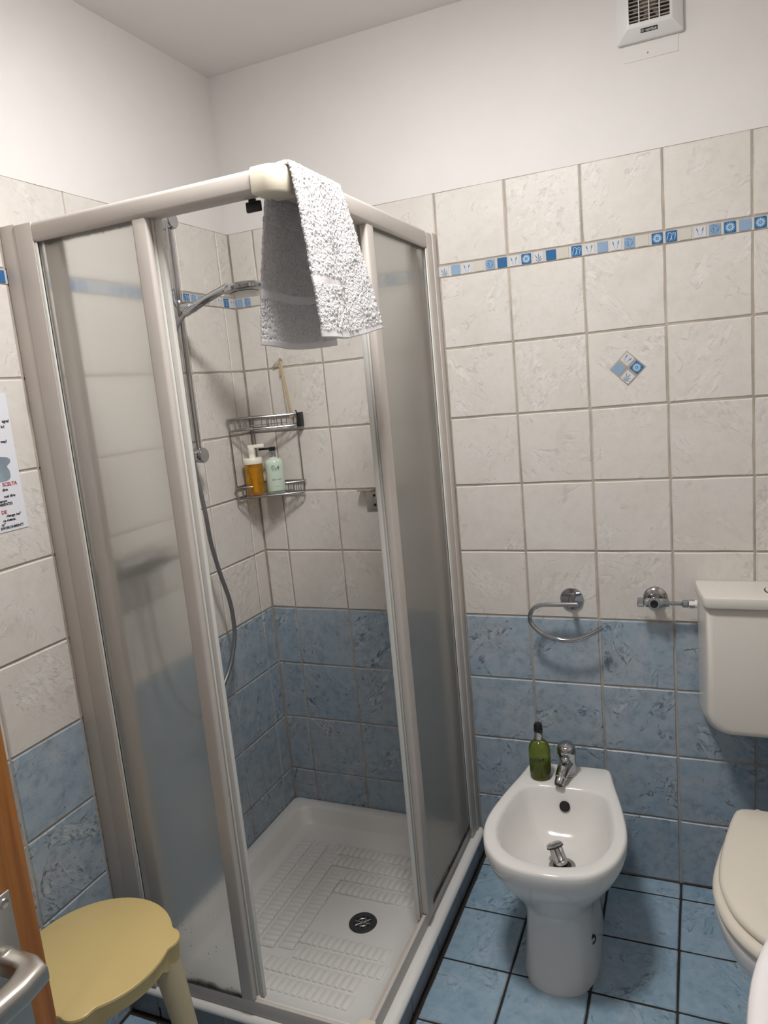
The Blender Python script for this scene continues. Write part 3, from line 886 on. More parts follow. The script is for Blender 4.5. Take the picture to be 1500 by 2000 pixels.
hd = Vector((0.268, -0.362, 1.826))
b = MB()
b.tube([(0.075, -0.372, 1.783), (0.100, -0.371, 1.794), (0.150, -0.368, 1.813), (0.195, -0.365, 1.828), (0.222, -0.364, 1.834)], [0.0105, 0.0125, 0.0115, 0.0105, 0.014], 16)
part(b, 'handle', M['chrome'], hs)
hx = axis((-0.10, 0.02, 1.0), hd)
b = MB(); b.lathe([(0.020, -0.0125), (0.050, -0.0125), (0.056, -0.008), (0.0575, 0.0), (0.053, 0.007), (0.034, 0.0125), (0.0, 0.0145)], 40, hx)
sh = part(b, 'shower_head', M['chrome'], hs)
b = MB(); b.lathe([(0.040, -0.0135), (0.030, -0.0145), (0.0, -0.0145)], 32, hx)
part(b, 'nozzle_plate', M['chrome_dull'], hs)
hpts = spline([(0.078, -0.374, 1.783), (0.054, -0.396, 1.74), (0.044, -0.405, 1.66), (0.044, -0.405, 1.52), (0.054, -0.394, 1.365), (0.062, -0.384, 1.223), (0.060, -0.373, 1.129), (0.060, -0.349, 1.029), (0.060, -0.321, 0.941), (0.060, -0.314, 0.874),
               (0.060, -0.320, 0.818), (0.060, -0.350, 0.755), (0.060, -0.393, 0.707), (0.060, -0.47, 0.655), (0.060, -0.56, 0.68), (0.060, -0.625, 0.78), (0.055, -0.648, 0.92), (0.052, -0.650, 1.085)], 110, False)
b = MB(); b.tube(hpts, 0.0066, 10)
part(b, 'hose', M['hose'], hs)
mx = thing('shower_mixer', 'chrome shower mixer seen blurred through the frosted front pane', 'shower mixer', (0, -0.65, 1.14))
b = MB()
b.lathe([(0.034, 0.0005), (0.034, 0.010), (0.024, 0.016), (0.022, 0.030)], 28, axis((1, 0, 0), (0, -0.573, 1.14)))
b.lathe([(0.034, 0.0005), (0.034, 0.010), (0.024, 0.016), (0.022, 0.030)], 28, axis((1, 0, 0), (0, -0.727, 1.14)))
b.lathe([(0.024, 0), (0.026, 0.01), (0.026, 0.18), (0.024, 0.19)], 24, axis((0, 1, 0), (0.045, -0.745, 1.14)))
b.lathe([(0.026, 0.0), (0.027, 0.03), (0.030, 0.055), (0.020, 0.068), (0.0, 0.070)], 24, axis((1, 0, 0.2), (0.045, -0.65, 1.14)))
b.lathe([(0.010, 0.02), (0.010, 0.052)], 12, axis((0, 0, -1), (0.052, -0.65, 1.14)))
part(b, 'body', M['chrome_dull'], mx)
b = MB(); b.box((0.090, -0.662, 1.150), (0.165, -0.638, 1.164), 0.005, 2)
part(b, 'lever', M['chrome_dull'], mx)

# ------------------------------------------------------------------ wire corner caddy
cd = thing('corner_caddy', 'two tier chrome wire caddy hung in the shower corner', 'caddy', (0.05, -0.05, 1.22))
def cad_loop(z, k=0.0, n=64):
    pl_ = [(0.008, -0.008), (0.008, -0.135), (0.014, -0.150), (0.026, -0.150), (0.185, -0.040), (0.196, -0.030), (0.193, -0.010), (0.178, -0.008)]
    pl_ = inset(pl_, k)
    return [(p.x, p.y, z) for p in [Vector((a, c)) for a, c in pl_]]
def basket(name, zt, zb_, open_front):
    b = MB()
    top = cad_loop(zt); bot = cad_loop(zb_, 0.004)
    if open_front:
        p0, p1 = Vector(top[3]), Vector(top[4])
        a_, c_ = p0.lerp(p1, 0.23), p0.lerp(p1, 0.78)
        path = [tuple(c_)] + [top[i] for i in (4, 5, 6, 7, 0, 1, 2, 3)] + [tuple(a_)]
        b.tube(path, 0.0032, 8)
    else:
        b.tube(top, 0.0034, 8, True)
    b.tube(bot, 0.0028, 8, True)
    mid = cad_loop(zb_ + 0.012, 0.003)
    b.tube([tuple(Vector(mid[3]).lerp(Vector(mid[4]), 0.12)), tuple(Vector(mid[3]).lerp(Vector(mid[4]), 0.92))], 0.0014, 6)
    rails = part(b, name, M['chrome_dull'], cd)
    def along(L_, i, t): return Vector(L_[i]).lerp(Vector(L_[(i + 1) % len(L_)]), t)
    ts = [(1, 0.2), (2, 0.3), (3, 0.06), (3, 0.13), (3, 0.20), (3, 0.50 if not open_front else 0.90), (3, 0.58 if not open_front else 0.95), (3, 0.66 if not open_front else 0.99), (3, 0.75 if not open_front else 0.86), (3, 0.83 if not open_front else 0.82), (3, 0.91), (4, 0.4), (5, 0.5), (0, 0.25), (0, 0.5), (0, 0.75), (7, 0.3), (7, 0.6)]
    for i, t in ts:
        b = MB(); b.tube([tuple(along(top, i, t)), tuple(along(bot, i, t))], 0.0016, 6)
        part(b, 'wire', M['chrome_dull'], rails)
    for t in (0.15, 0.3, 0.45, 0.6, 0.75, 0.9):            # floor wires
        b = MB(); b.tube([tuple(along(bot, 3, t)), (0.012, along(bot, 3, t).y, zb_) if t < 0.5 else (along(bot, 3, t).x, -0.012, zb_)], 0.0014, 6)
        part(b, 'wire', M['chrome_dull'], rails)
basket('upper_basket', 1.474, 1.438, False)
basket('lower_basket', 1.256, 1.220, True)
for a_, c_ in (((0.012, -0.140, 1.438), (0.012, -0.138, 1.256)), ((0.192, -0.020, 1.438), (0.192, -0.020, 1.256)), ((0.009, -0.009, 1.474), (0.009, -0.009, 1.222)), ((0.016, -0.006, 1.474), (0.016, -0.006, 1.222))):
    b = MB(); b.tube([a_, c_], 0.0022, 8)
    part(b, 'upright', M['chrome_dull'], cd)

# ------------------------------------------------------------------ bottles in the caddy
zb0 = 1.2235
ad = thing('soap_dispenser', 'amber soap dispenser with ivory pump in the lower caddy basket', 'dispenser', (0.050, -0.088, zb0))
T_ = Matrix.Translation((0.050, -0.088, zb0))
b = MB(); b.lathe([(0.026, 0.0), (0.0285, 0.003), (0.0290, 0.02), (0.0290, 0.104)], 36, T_)
part(b, 'body', M['amber'], ad)
b = MB(); b.lathe([(0.0310, 0.103), (0.0315, 0.105), (0.0315, 0.119), (0.0295, 0.122), (0.0, 0.122)], 36, T_, cap1=False)
b.lathe([(0.0115, 0.121), (0.0105, 0.1235), (0.0105, 0.138), (0.0115, 0.140), (0.0115, 0.153), (0.0105, 0.156), (0.0, 0.1565)], 24, T_, cap1=False)
dv = Vector((0.86, 0.48, 0)).normalized()
hm = Matrix.Translation((0.050, -0.088, zb0 + 0.153)) @ Matrix.Rotation(math.atan2(dv.y, dv.x), 4, 'Z')
b.box((-0.011, -0.009, 0.0), (0.042, 0.009, 0.011), 0.002, 2, mtx=hm)
part(b, 'pump', M['pump_white'], ad)
b = MB(); b.lathe([(0.0055, 0.01), (0.0060, 0.055), (0.0085, 0.060), (0.0085, 0.075), (0.0115, 0.079), (0.0115, 0.092)], 20, T_)
part(b, 'dip_tube', M['tube_yellow'], ad)

bw = thing('body_wash_bottle', 'pale green body wash bottle with black and chrome pump in the caddy', 'bottle', (0.106, -0.052, zb0))
T_ = Matrix.Translation((0.106, -0.052, zb0))
b = MB(); b.lathe([(0.027, 0.0), (0.0295, 0.003), (0.0305, 0.012), (0.0305, 0.094), (0.0290, 0.104), (0.0240, 0.1105), (0.0150, 0.1145), (0.0130, 0.116), (0.0130, 0.119)], 40, T_)
part(b, 'body', M['wash'], bw)
b = MB(); b.lathe([(0.0118, 0.1185), (0.0118, 0.121), (0.0105, 0.1215), (0.0105, 0.139), (0.0, 0.1395)], 28, T_, cap1=False)
part(b, 'collar', M['chrome'], bw)
dv = Vector((-0.90, -0.40, 0)).normalized()
hm = Matrix.Translation((0.106, -0.052, zb0 + 0.139)) @ Matrix.Rotation(math.atan2(dv.y, dv.x), 4, 'Z')
b = MB(); b.lathe([(0.0105, 0.0), (0.0112, 0.002), (0.0112, 0.012), (0.0, 0.0125)], 24, hm, cap1=False)
b.box((0.006, -0.0055, 0.004), (0.044, 0.0055, 0.011), 0.0015, 2, mtx=hm)
part(b, 'pump', M['black'], bw)
def wrap(strokes, center, r, ang0, rad, mat, root, name, z0):
    """pen strokes (u along the wall of the bottle, v up) laid on a cylinder"""
    b = MB()
    for st in strokes:
        pts = [p for p in spline([(a, c, 0) for a, c in st], max(6, len(st) * 6), False)] if len(st) > 2 else [Vector((*p, 0)) for p in st]
        b.tube([(center[0] + (r + 0.0001) * math.cos(ang0 + p.x / r), center[1] + (r + 0.0001) * math.sin(ang0 + p.x / r), z0 + p.y) for p in pts], rad, 6)
    return part(b, name, mat, root)
SCRIPT = [[(-.0105, .009), (-.0125, .004), (-.0120, -.003), (-.0095, -.008)],                    # opening curve
          [(-.0075, .008), (-.0085, -.006)], [(-.0095, .007), (-.0055, .0095), (-.0020, .006), (-.0045, .0015), (-.0075, .001)], [(-.0060, .001), (-.0030, -.005), (.0010, -.0085), (.0035, -.0075)],
          [(-.0005, .002), (-.0005, -.003), (.0015, -.0035), (.0030, .001), (.0032, -.003)],
          [(.0050, -.001), (.0065, .0025), (.0080, -.002), (.0085, .0085), (.0078, -.004)], [(.0098, .006), (.0095, -.001), (.0115, .001), (.0120, .007), (.0110, -.006), (.0092, -.007)]]
wrap(SCRIPT, (0.106, -0.052), 0.0305, math.radians(-52), 0.00055, M['ink'], bw, 'signature_logo', zb0 + 0.083)
def wrap_text(body, size, center, r, ang0, z, mat, root, step=0.68):
    n = len(body)
    for i, ch in enumerate(body):
        if ch == ' ': continue
        u = (i - (n - 1) / 2) * size * step
        a = ang0 + u / r
        mm = Matrix.Translation((center[0] + (r + 0.0001) * math.cos(a), center[1] + (r + 0.0001) * math.sin(a), z)) @ Matrix.Rotation(a + PI / 2, 4, 'Z') @ Matrix.Rotation(PI / 2, 4, 'X')
        text(ch, size, mat, root, mm)
wrap_text('BODY WASH', 0.0048, (0.106, -0.052), 0.0305, math.radians(-50), zb0 + 0.046, M['ink'], bw, 0.72)
wrap_text('250 ml', 0.0030, (0.106, -0.052), 0.0305, math.radians(-50), zb0 + 0.024, M['ink'], bw)

# raffia cord tied to a nail, holding a small black tag on the caddy
rf = thing('raffia_cord', 'beige raffia cord tied in a bow on a nail above the caddy', 'cord', (0.148, 0, 1.648))
b = MB(); b.lathe([(0.003, -0.004), (0.003, 0.008), (0.0055, 0.009), (0.0055, 0.0105), (0.0, 0.011)], 12, axis((0, -1, 0), (0.148, 0, 1.648)))
part(b, 'nail', M['steel'], rf)
b = MB()
W = 0.0016
for pts in ([(0.148, -.008, 1.648), (0.138, -.012, 1.643), (0.126, -.012, 1.635), (0.118, -.010, 1.628), (0.131, -.013, 1.634), (0.148, -.010, 1.640)],
            [(0.148, -.009, 1.646), (0.144, -.012, 1.625), (0.142, -.010, 1.598)], [(0.150, -.009, 1.646), (0.147, -.013, 1.622), (0.146, -.012, 1.606)],
            [(0.149, -.009, 1.646), (0.156, -.014, 1.60), (0.163, -.018, 1.55), (0.172, -.020, 1.50), (0.177, -.022, 1.455)],
            [(0.150, -.008, 1.646), (0.158, -.010, 1.59), (0.168, -.013, 1.53), (0.176, -.016, 1.485), (0.184, -.022, 1.450)],
            [(0.148, -.010, 1.645), (0.153, -.016, 1.60), (0.158, -.020, 1.54), (0.164, -.022, 1.49), (0.173, -.026, 1.46)]):
    b.tube([tuple(p) for p in spline(pts, 22, False)], W, 5)
part(b, 'strand', M['raffia'], rf)
bt = thing('black_holder', 'small black plastic holder hanging at the right end of the caddy', 'holder', (0.190, -0.010, 1.455))
b = MB(); b.box((0.1985, -0.034, 1.432), (0.2085, -0.004, 1.478), 0.002)
part(b, 'holder_body', M['black'], bt)
b = MB(); b.tube([(0.1995, -0.030, 1.478), (0.193, -0.024, 1.484), (0.190, -0.014, 1.482)], 0.002, 6)
part(b, 'hook', M['black'], bt)

# steel bracket on the back wall inside the shower
br = thing('wall_bracket', 'bent steel bracket with two screw holes on the shower back wall', 'bracket', (0.425, 0, 1.18))
b = MB(); b.box((0.402, -0.0035, 1.146), (0.452, -0.0003, 1.219), 0.001)
b.box((0.412, -0.0040, 1.1535), (0.4475, -0.0030, 1.2155), 0.0004)
bp = part(b, 'plate', M['steel'], br)
b = MB(); b.prism([(x, y) for x, y in rrect(0.054, 0.040, 0.014, 5, 0.412, -0.0215)], 1.2165, 1.2195, 0.0008)
part(b, 'ledge', M['steel'], br)
for zz in (1.197, 1.166):
    b = MB(); b.lathe([(0.0046, 0.0), (0.0046, 0.0006), (0.003, 0.0004), (0.0, 0.0002)], 14, axis((0, -1, 0), (0.432, -0.0040, zz)))
    part(b, 'screw', M['black'], br)  # black discs painting the dark of the empty screw holes

# ------------------------------------------------------------------ bidet
BX, BY = 1.0165, -0.088
rot_b = Matrix.Translation((BX, BY, 0)) @ Matrix.Rotation(math.radians(1.6), 4, 'Z')
def dshape(half, n=96):
    """closed outline from right half control points (u, v): v grows away from the wall"""
    pts = [(u, v) for u, v in half] + [(-u, v) for u, v in half[::-1] if u > 1e-6]
    return spline([(u, -v, 0) for u, v in pts], n, True)
OUT = dshape([(0, 0), (0.055, 0), (0.104, 0.002), (0.116, 0.014), (0.132, 0.085), (0.158, 0.190), (0.1755, 0.290), (0.174, 0.360), (0.152, 0.430), (0.108, 0.482), (0.055, 0.502), (0, 0.507)])
INN = dshape([(0, 0.128), (0.060, 0.129), (0.098, 0.140), (0.117, 0.170), (0.132, 0.235), (0.140, 0.305), (0.135, 0.362), (0.113, 0.415), (0.075, 0.448), (0.035, 0.461), (0, 0.464)])
FOOT = dshape([(0, 0.060), (0.055, 0.062), (0.080, 0.075), (0.090, 0.130), (0.094, 0.200), (0.096, 0.290), (0.090, 0.350), (0.068, 0.400), (0.036, 0.422), (0, 0.428)])
WAIST = dshape([(0, 0.060), (0.050, 0.062), (0.072, 0.075), (0.078, 0.130), (0.082, 0.200), (0.084, 0.290), (0.079, 0.345), (0.060, 0.388), (0.032, 0.406), (0, 0.411)])
def mixr(a, c, t): return [p.lerp(q_, t) for p, q_ in zip(a, c)]
def at_z(r, z): return [(p.x, p.y, z) for p in r]
def grow(r, d): return [Vector(p) for p in [(*q_, 0) for q_ in inset([(p.x, p.y) for p in r], -d)]]
ZRIM = 0.392
def sanitary(out, inn, foot, waist, zrim, drain_v, zdrain, zdeck):
    rings = [at_z(foot, 0.0), at_z(foot, 0.012), at_z(mixr(foot, waist, 0.5), 0.06), at_z(waist, 0.13), at_z(waist, 0.185)]
    for t, z in ((0.14, 0.222), (0.36, 0.252), (0.60, 0.283), (0.80, 0.312), (0.93, 0.338), (0.985, 0.356), (1.0, 0.372)):
        rings.append(at_z(mixr(waist, out, t), z * zrim / 0.392))
    rings.append(at_z(out, zrim - 0.008)); rings.append(at_z(grow(out, -0.003), zrim - 0.002)); rings.append(at_z(grow(out, -0.008), zrim))
    rings.append(at_z(grow(inn, 0.010), zrim - 0.0005)); rings.append(at_z(grow(inn, 0.004), zrim - 0.003)); rings.append(at_z(inn, zrim - 0.009))
    dc_ = [Vector((0.022 * math.cos(a_), -drain_v + 0.022 * math.sin(a_), 0)) for a_ in []]
    cen = Vector((0, -drain_v, 0))
    circ = []
    for p in inn:
        d = (p - cen); d.normalize(); circ.append(cen + d * 0.030)
    H = zrim - 0.009 - zdrain
    for t, h in ((0.07, 0.20), (0.16, 0.42), (0.30, 0.66), (0.48, 0.84), (0.68, 0.94), (0.86, 0.985), (1.0, 1.0)):
        rings.append(at_z(mixr(inn, circ, t), zrim - 0.009 - H * h))
    return rings
bd = thing('bidet', 'white ceramic floor standing bidet under the towel ring', 'bidet', (BX, BY, 0))
b = MB(); b.loft(sanitary(OUT, INN, FOOT, WAIST, ZRIM, 0.285, 0.262, 0), True, True, 0, rot_b)
part(b, 'bowl', M['ceramic'], bd, angle=60)
b = MB(); dmx = rot_b @ axis((0, 0, 1), (0.010, -0.286, 0.2625))
b.lathe([(0.034, 0.0), (0.0345, 0.002), (0.032, 0.0035), (0.024, 0.001)], 32, dmx)
part(b, 'drain_ring', M['steel'], bd)
b = MB(); b.lathe([(0.0235, 0.0012), (0.0235, 0.0022), (0.0, 0.0022)], 28, dmx, cap1=False)
part(b, 'drain_hole', M['rubber_hole'], bd)  # black disc painted in for the shaded depth of the drain
ovm = rot_b @ axis((0, -1.0, 0.45), (0.002, -0.1475, 0.347))
b = MB(); b.lathe([(0.0135, -0.004), (0.0145, 0.0), (0.0125, 0.0015), (0.0115, 0.0002), (0.0, 0.0)], 24, ovm, cap1=False)
part(b, 'overflow', M['rubber_hole'], bd)  # the hole's shade is this black disc on the basin wall
bm_ = rot_b @ axis((0.88, -0.46, 0.06), (0.0835, -0.330, 0.098))
b = MB(); b.lathe([(0.0125, -0.004), (0.0125, 0.0025), (0.010, 0.004), (0.0085, 0.002), (0.0, 0.0018)], 22, bm_)
fb = part(b, 'bolt_recess', M['rubber_hole'], bd)  # black ring stands for the shaded recess around the bolt
b = MB(); b.lathe([(0.0062, 0.001), (0.0062, 0.0035), (0.0035, 0.0048), (0.0, 0.005)], 16, bm_)
part(b, 'bolt_head', M['steel'], fb)

# loose waste plug lying in the bidet drain
pg = thing('waste_plug', 'chrome waste plug standing tilted in the bidet drain', 'plug', (BX, BY - 0.335, 0.268))
pa = Vector((-0.36, 0.26, 0.86)).normalized()
pm_ = axis(pa, rot_b @ Vector((0.008, -0.284, 0.2655)))
b = MB()
b.lathe([(0.0165, 0.000), (0.0175, 0.004), (0.0175, 0.010)], 24, pm_)
for k in range(4):
    a = PI / 2 * k + 0.4
    b.box((0.011 * 1, -0.0045, 0.008), (0.0185, 0.0050, 0.048), 0.0012, 1, mtx=pm_ @ Matrix.Rotation(a, 4, 'Z'))
b.lathe([(0.0115, 0.006), (0.0115, 0.048)], 16, pm_)
b.lathe([(0.0195, 0.046), (0.0215, 0.048), (0.0215, 0.052), (0.018, 0.0545), (0.0, 0.056)], 28, pm_, cap1=False)
part(b, 'plug_body', M['chrome_dull'], pg)
b = MB(); b.lathe([(0.0200, 0.0435), (0.0222, 0.0445), (0.0222, 0.0475), (0.0195, 0.0480)], 28, pm_)
part(b, 'seal_ring', M['rubber_hole'], pg)

# bidet mixer tap
tp = thing('bidet_tap', 'chrome single lever bidet tap beside the green bottle', 'tap', (BX, BY - 0.045, ZRIM))
tb = rot_b @ Matrix.Translation((0.0, -0.050, ZRIM))
b = MB(); b.lathe([(0.0265, 0.0), (0.0270, 0.003), (0.0250, 0.007), (0.0240, 0.020), (0.0245, 0.052), (0.0250, 0.056)], 36, tb)
part(b, 'body', M['chrome'], tp)
b = MB(); cm = tb @ Matrix.Translation((0, 0, 0.056)) @ Matrix.Rotation(math.radians(14), 4, 'X')
b.lathe([(0.0250, 0.000), (0.0268, 0.004), (0.0272, 0.018), (0.0262, 0.028), (0.0225, 0.036), (0.0150, 0.0405), (0.0, 0.042)], 40, cm, cap1=False)
b.prism([(-0.0125, -0.018), (0.0125, -0.018), (0.0105, -0.040), (0.006, -0.0445), (-0.006, -0.0445), (-0.0105, -0.040)], 0.009, 0.019, 0.003, mtx=cm)
part(b, 'lever', M['chrome'], tp)
b = MB(); b.tube([tuple(tb @ Vector(p)) for p in ((0, -0.006, 0.036), (-0.003, -0.030, 0.036), (-0.006, -0.050, 0.031), (-0.009, -0.066, 0.023))], [0.0205, 0.0195, 0.0175, 0.0160], 24)
sp_ = part(b, 'spout', M['chrome'], tp)
ta = tb @ Vector((-0.009, -0.066, 0.023))
AX = (-0.14, -0.82, -0.52)
b = MB(); b.lathe([(0.0160, -0.003), (0.0168, 0.0), (0.0168, 0.003), (0.0138, 0.005), (0.0132, 0.022), (0.0120, 0.0245), (0.0105, 0.0230), (0.0, 0.0225)], 28, axis(AX, ta), cap1=False)
part(b, 'aerator', M['chrome'], tp)
b = MB(); b.lathe([(0.0104, 0.0235), (0.0, 0.0238)], 24, axis(AX, ta))
part(b, 'outlet', M['rubber_hole'], tp)

# green bottle on the bidet
GB = (0.9475, -0.171, ZRIM + 0.0003)
gb = thing('liquid_soap_bottle', 'dark green glass bottle with black cap standing on the bidet rim', 'bottle', GB)
T_ = Matrix.Translation(GB)
b = MB(); b.lathe([(0.026, 0.0), (0.0295, 0.002), (0.0305, 0.008), (0.0305, 0.078), (0.0295, 0.092), (0.0250, 0.103), (0.0165, 0.111), (0.0120, 0.1145), (0.0115, 0.118)], 44, T_)
part(b, 'glass', M['green_glass'], gb)
b = MB(); b.lathe([(0.0245, 0.003), (0.0285, 0.005), (0.0292, 0.012), (0.0292, 0.047)], 40, T_)
part(b, 'soap', M['green_liquid'], gb)
b = MB(); b.lathe([(0.0122, 0.113), (0.0128, 0.114), (0.0118, 0.140), (0.0, 0.1405)], 28, T_, cap1=False)
part(b, 'collar', M['chrome'], gb)
b = MB(); b.lathe([(0.0122, 0.1395), (0.0128, 0.142), (0.0118, 0.158), (0.0095, 0.163), (0.0, 0.1640)], 28, T_, cap1=False)
b.box((-0.006, -0.0185, 0.139), (0.006, -0.008, 0.149), 0.003, 2, mtx=T_ @ Matrix.Rotation(math.radians(35), 4, 'Z'))
part(b, 'pump', M['black'], gb)
wrap(SCRIPT, GB, 0.0306, math.radians(-78), 0.00055, M['ink'], gb, 'signature_logo', GB[2] + 0.066)

# ------------------------------------------------------------------ towel ring
tr = thing('towel_ring', 'open chrome towel ring on a round plate above the bidet', 'towel ring', (1.032, 0, 0.873))
b = MB(); b.lathe([(0.033, 0.0004), (0.0335, 0.004), (0.032, 0.007), (0.0, 0.009)], 36, axis((0, -1, 0), (1.032, 0, 0.873)), cap1=False)
part(b, 'rosette', M['chrome'], tr)
b = MB(); b.tube([(1.032, -0.006, 0.873), (1.036, -0.050, 0.8745), (1.037, -0.066, 0.8755)], [0.009, 0.0075, 0.007], 16)
part(b, 'post', M['chrome'], tr)
ringp = spline([(1.057, -.066, 0.876), (1.017, -.066, 0.8745), (0.977, -.066, 0.873), (0.950, -.066, 0.870), (0.931, -.066, 0.859), (0.9205, -.066, 0.841), (0.9205, -.066, 0.820), (0.931, -.066, 0.803), (0.954, -.066, 0.7835),
                (0.983, -.066, 0.772), (1.012, -.066, 0.767), (1.047, -.066, 0.7705), (1.087, -.066, 0.787), (1.123, -.066, 0.810)], 80, False)
b = MB(); b.tube(ringp, 0.0064, 14)
part(b, 'ring', M['chrome'], tr)

# ------------------------------------------------------------------ stop valve feeding the cistern
sv = thing('stop_valve', 'chrome angle stop valve with pipe to the cistern', 'valve', (1.261, 0, 0.882))
b = MB(); b.lathe([(0.032, 0.0004), (0.032, 0.003), (0.026, 0.010), (0.018, 0.013)], 32, axis((0, -1, 0), (1.262, 0, 0.883)))
part(b, 'rosette', M['chrome'], sv)
b = MB(); b.lathe([(0.014, 0.01), (0.014, 0.040), (0.0165, 0.046), (0.0165, 0.060), (0.014, 0.063)], 24, axis((0, -1, 0), (1.262, 0, 0.883)))
b.lathe([(0.0125, -0.022), (0.0125, 0.022)], 20, axis((1, 0, 0), (1.262, -0.050, 0.883)))
part(b, 'body', M['chrome'], sv)
b = MB(); b.lathe([(0.0105, 0.062), (0.0105, 0.066), (0.0, 0.064)], 20, axis((0, -1, 0), (1.262, 0, 0.883)))
part(b, 'spindle_hole', M['rubber_hole'], sv)
b = MB(); b.lathe([(0.0085, 0.020), (0.0085, 0.026), (0.0130, 0.028), (0.0130, 0.042), (0.0115, 0.044)], 10, axis((-1, 0, 0), (1.262, -0.050, 0.8835)))
part(b, 'knob', M['chrome'], sv, angle=25)
b = MB(); b.lathe([(0.0105, 0.0), (0.0105, 0.016)], 6, axis((1, 0, 0), (1.284, -0.050, 0.883)))
part(b, 'nut', M['chrome'], sv, angle=20)
b = MB(); b.tube([(1.298, -0.050, 0.883), (1.336, -0.050, 0.8825)], 0.0056, 14)
part(b, 'pipe', M['chrome'], sv)
b = MB(); b.lathe([(0.006, 0.0), (0.0105, 0.004), (0.0105, 0.016), (0.008, 0.018)], 20, axis((1, 0, 0), (1.331, -0.050, 0.8825)))
part(b, 'ferrule', M['chrome'], sv)
b = MB(); b.lathe([(0.0118, 0.0), (0.0118, 0.014)], 6, axis((1, 0, 0), (1.350, -0.050, 0.8825)))
part(b, 'nut', M['steel'], sv, angle=20)
b = MB(); b.lathe([(0.0108, 0.0), (0.0108, 0.0065)], 16, axis((1, 0, 0), (1.3635, -0.050, 0.8825)))
part(b, 'washer', M['fan'], sv)

# ------------------------------------------------------------------ cistern
CX = 1.578
ci = thing('cistern', 'white plastic toilet cistern mounted on the tiled wall', 'cistern', (CX, 0, 0.53))
def cis_ring(hw, zb_, zt_, rc, y, n=10):
    pts = [(-hw, zt_)]
    for k in range(n + 1):
        a = PI + PI / 2 * k / n
        pts.append((-hw + rc + rc * math.cos(a), zb_ + rc + rc * math.sin(a)))
    for k in range(n + 1):
        a = 1.5 * PI + PI / 2 * k / n
        pts.append((hw - rc + rc * math.cos(a), zb_ + rc + rc * math.sin(a)))
    pts.append((hw, zt_))
    return [(CX + x, y, z) for x, z in pts]
b = MB()
b.loft([cis_ring(0.2085, 0.528, 0.908, 0.055, -0.0008), cis_ring(0.2060, 0.532, 0.908, 0.056, -0.030), cis_ring(0.1960, 0.548, 0.908, 0.060, -0.115), cis_ring(0.1905, 0.560, 0.908, 0.060, -0.141),
        cis_ring(0.1880, 0.564, 0.908, 0.060, -0.150), cis_ring(0.183, 0.569, 0.906, 0.057, -0.1555), cis_ring(0.17, 0.580, 0.902, 0.05, -0.158)])
part(b, 'tank', M['cistern'], ci, angle=50)
lid = [(-0.2125, -0.0008), (-0.2125, -0.030), (-0.206, -0.085), (-0.1935, -0.160), (-0.187, -0.169), (-0.175, -0.172), (0.175, -0.172), (0.187, -0.169), (0.1935, -0.160), (0.206, -0.085), (0.2125, -0.030), (0.2125, -0.0008)]
b = MB(); b.prism([(CX + x, y) for x, y in lid], 0.9083, 0.9375, 0.006)
part(b, 'lid', M['cistern'], ci)
b = MB(); b.lathe([(0.0515, 0.0), (0.0515, 0.0010), (0.046, 0.0012), (0.0455, 0.0002)], 40, axis((0, 0, 1), (CX, -0.092, 0.9375)))
part(b, 'button_seam', M['black'], ci)  # black ring painting the shade in the gap round the button
b = MB(); b.lathe([(0.0485, 0.0), (0.0480, 0.0030), (0.044, 0.0042), (0.0, 0.0048)], 40, axis((0, 0, 1), (CX, -0.092, 0.9376)), cap1=False)
part(b, 'flush_button', M['cistern'], ci)

# ------------------------------------------------------------------ toilet
TX, TY = 1.5735, -0.232
tl = thing('toilet', 'white toilet with closed ivory lid below the cistern', 'toilet', (TX, TY, 0))
rt = Matrix.Translation((TX, TY, 0))
TOUT = dshape([(0, 0.0), (0.06, 0.0), (0.105, 0.004), (0.122, 0.022), (0.140, 0.10), (0.163, 0.190), (0.1785, 0.285), (0.1765, 0.360), (0.152, 0.440), (0.106, 0.500), (0.055, 0.526), (0, 0.533)])
TINN = dshape([(0, 0.15), (0.06, 0.152), (0.095, 0.165), (0.115, 0.200), (0.128, 0.26), (0.132, 0.32), (0.127, 0.375), (0.105, 0.425), (0.070, 0.455), (0.035, 0.468), (0, 0.471)])
TF = dshape([(0, 0.02), (0.055, 0.022), (0.085, 0.035), (0.095, 0.10), (0.098, 0.20), (0.100, 0.29), (0.094, 0.36), (0.070, 0.410), (0.036, 0.432), (0, 0.438)])
TW = dshape([(0, 0.02), (0.050, 0.022), (0.078, 0.035), (0.086, 0.10), (0.090, 0.20), (0.092, 0.29), (0.086, 0.355), (0.064, 0.398), (0.032, 0.416), (0, 0.421)])
b = MB(); b.loft(sanitary(TOUT, TINN, TF, TW, 0.392, 0.32, 0.20, 0), True, True, 0, rt)
part(b, 'bowl', M['ceramic'], tl, angle=60)
SEAT = dshape([(0, 0.045), (0.06, 0.045), (0.105, 0.047), (0.128, 0.062), (0.148, 0.125), (0.1685, 0.210), (0.1815, 0.290), (0.1800, 0.362), (0.156, 0.443), (0.109, 0.505), (0.056, 0.531), (0, 0.538)])
LIDS = dshape([(0, 0.040), (0.06, 0.040), (0.100, 0.041), (0.122, 0.050), (0.132, 0.072), (0.1445, 0.125), (0.160, 0.210), (0.1690, 0.290), (0.1670, 0.355), (0.144, 0.430), (0.100, 0.487), (0.052, 0.511), (0, 0.518)])
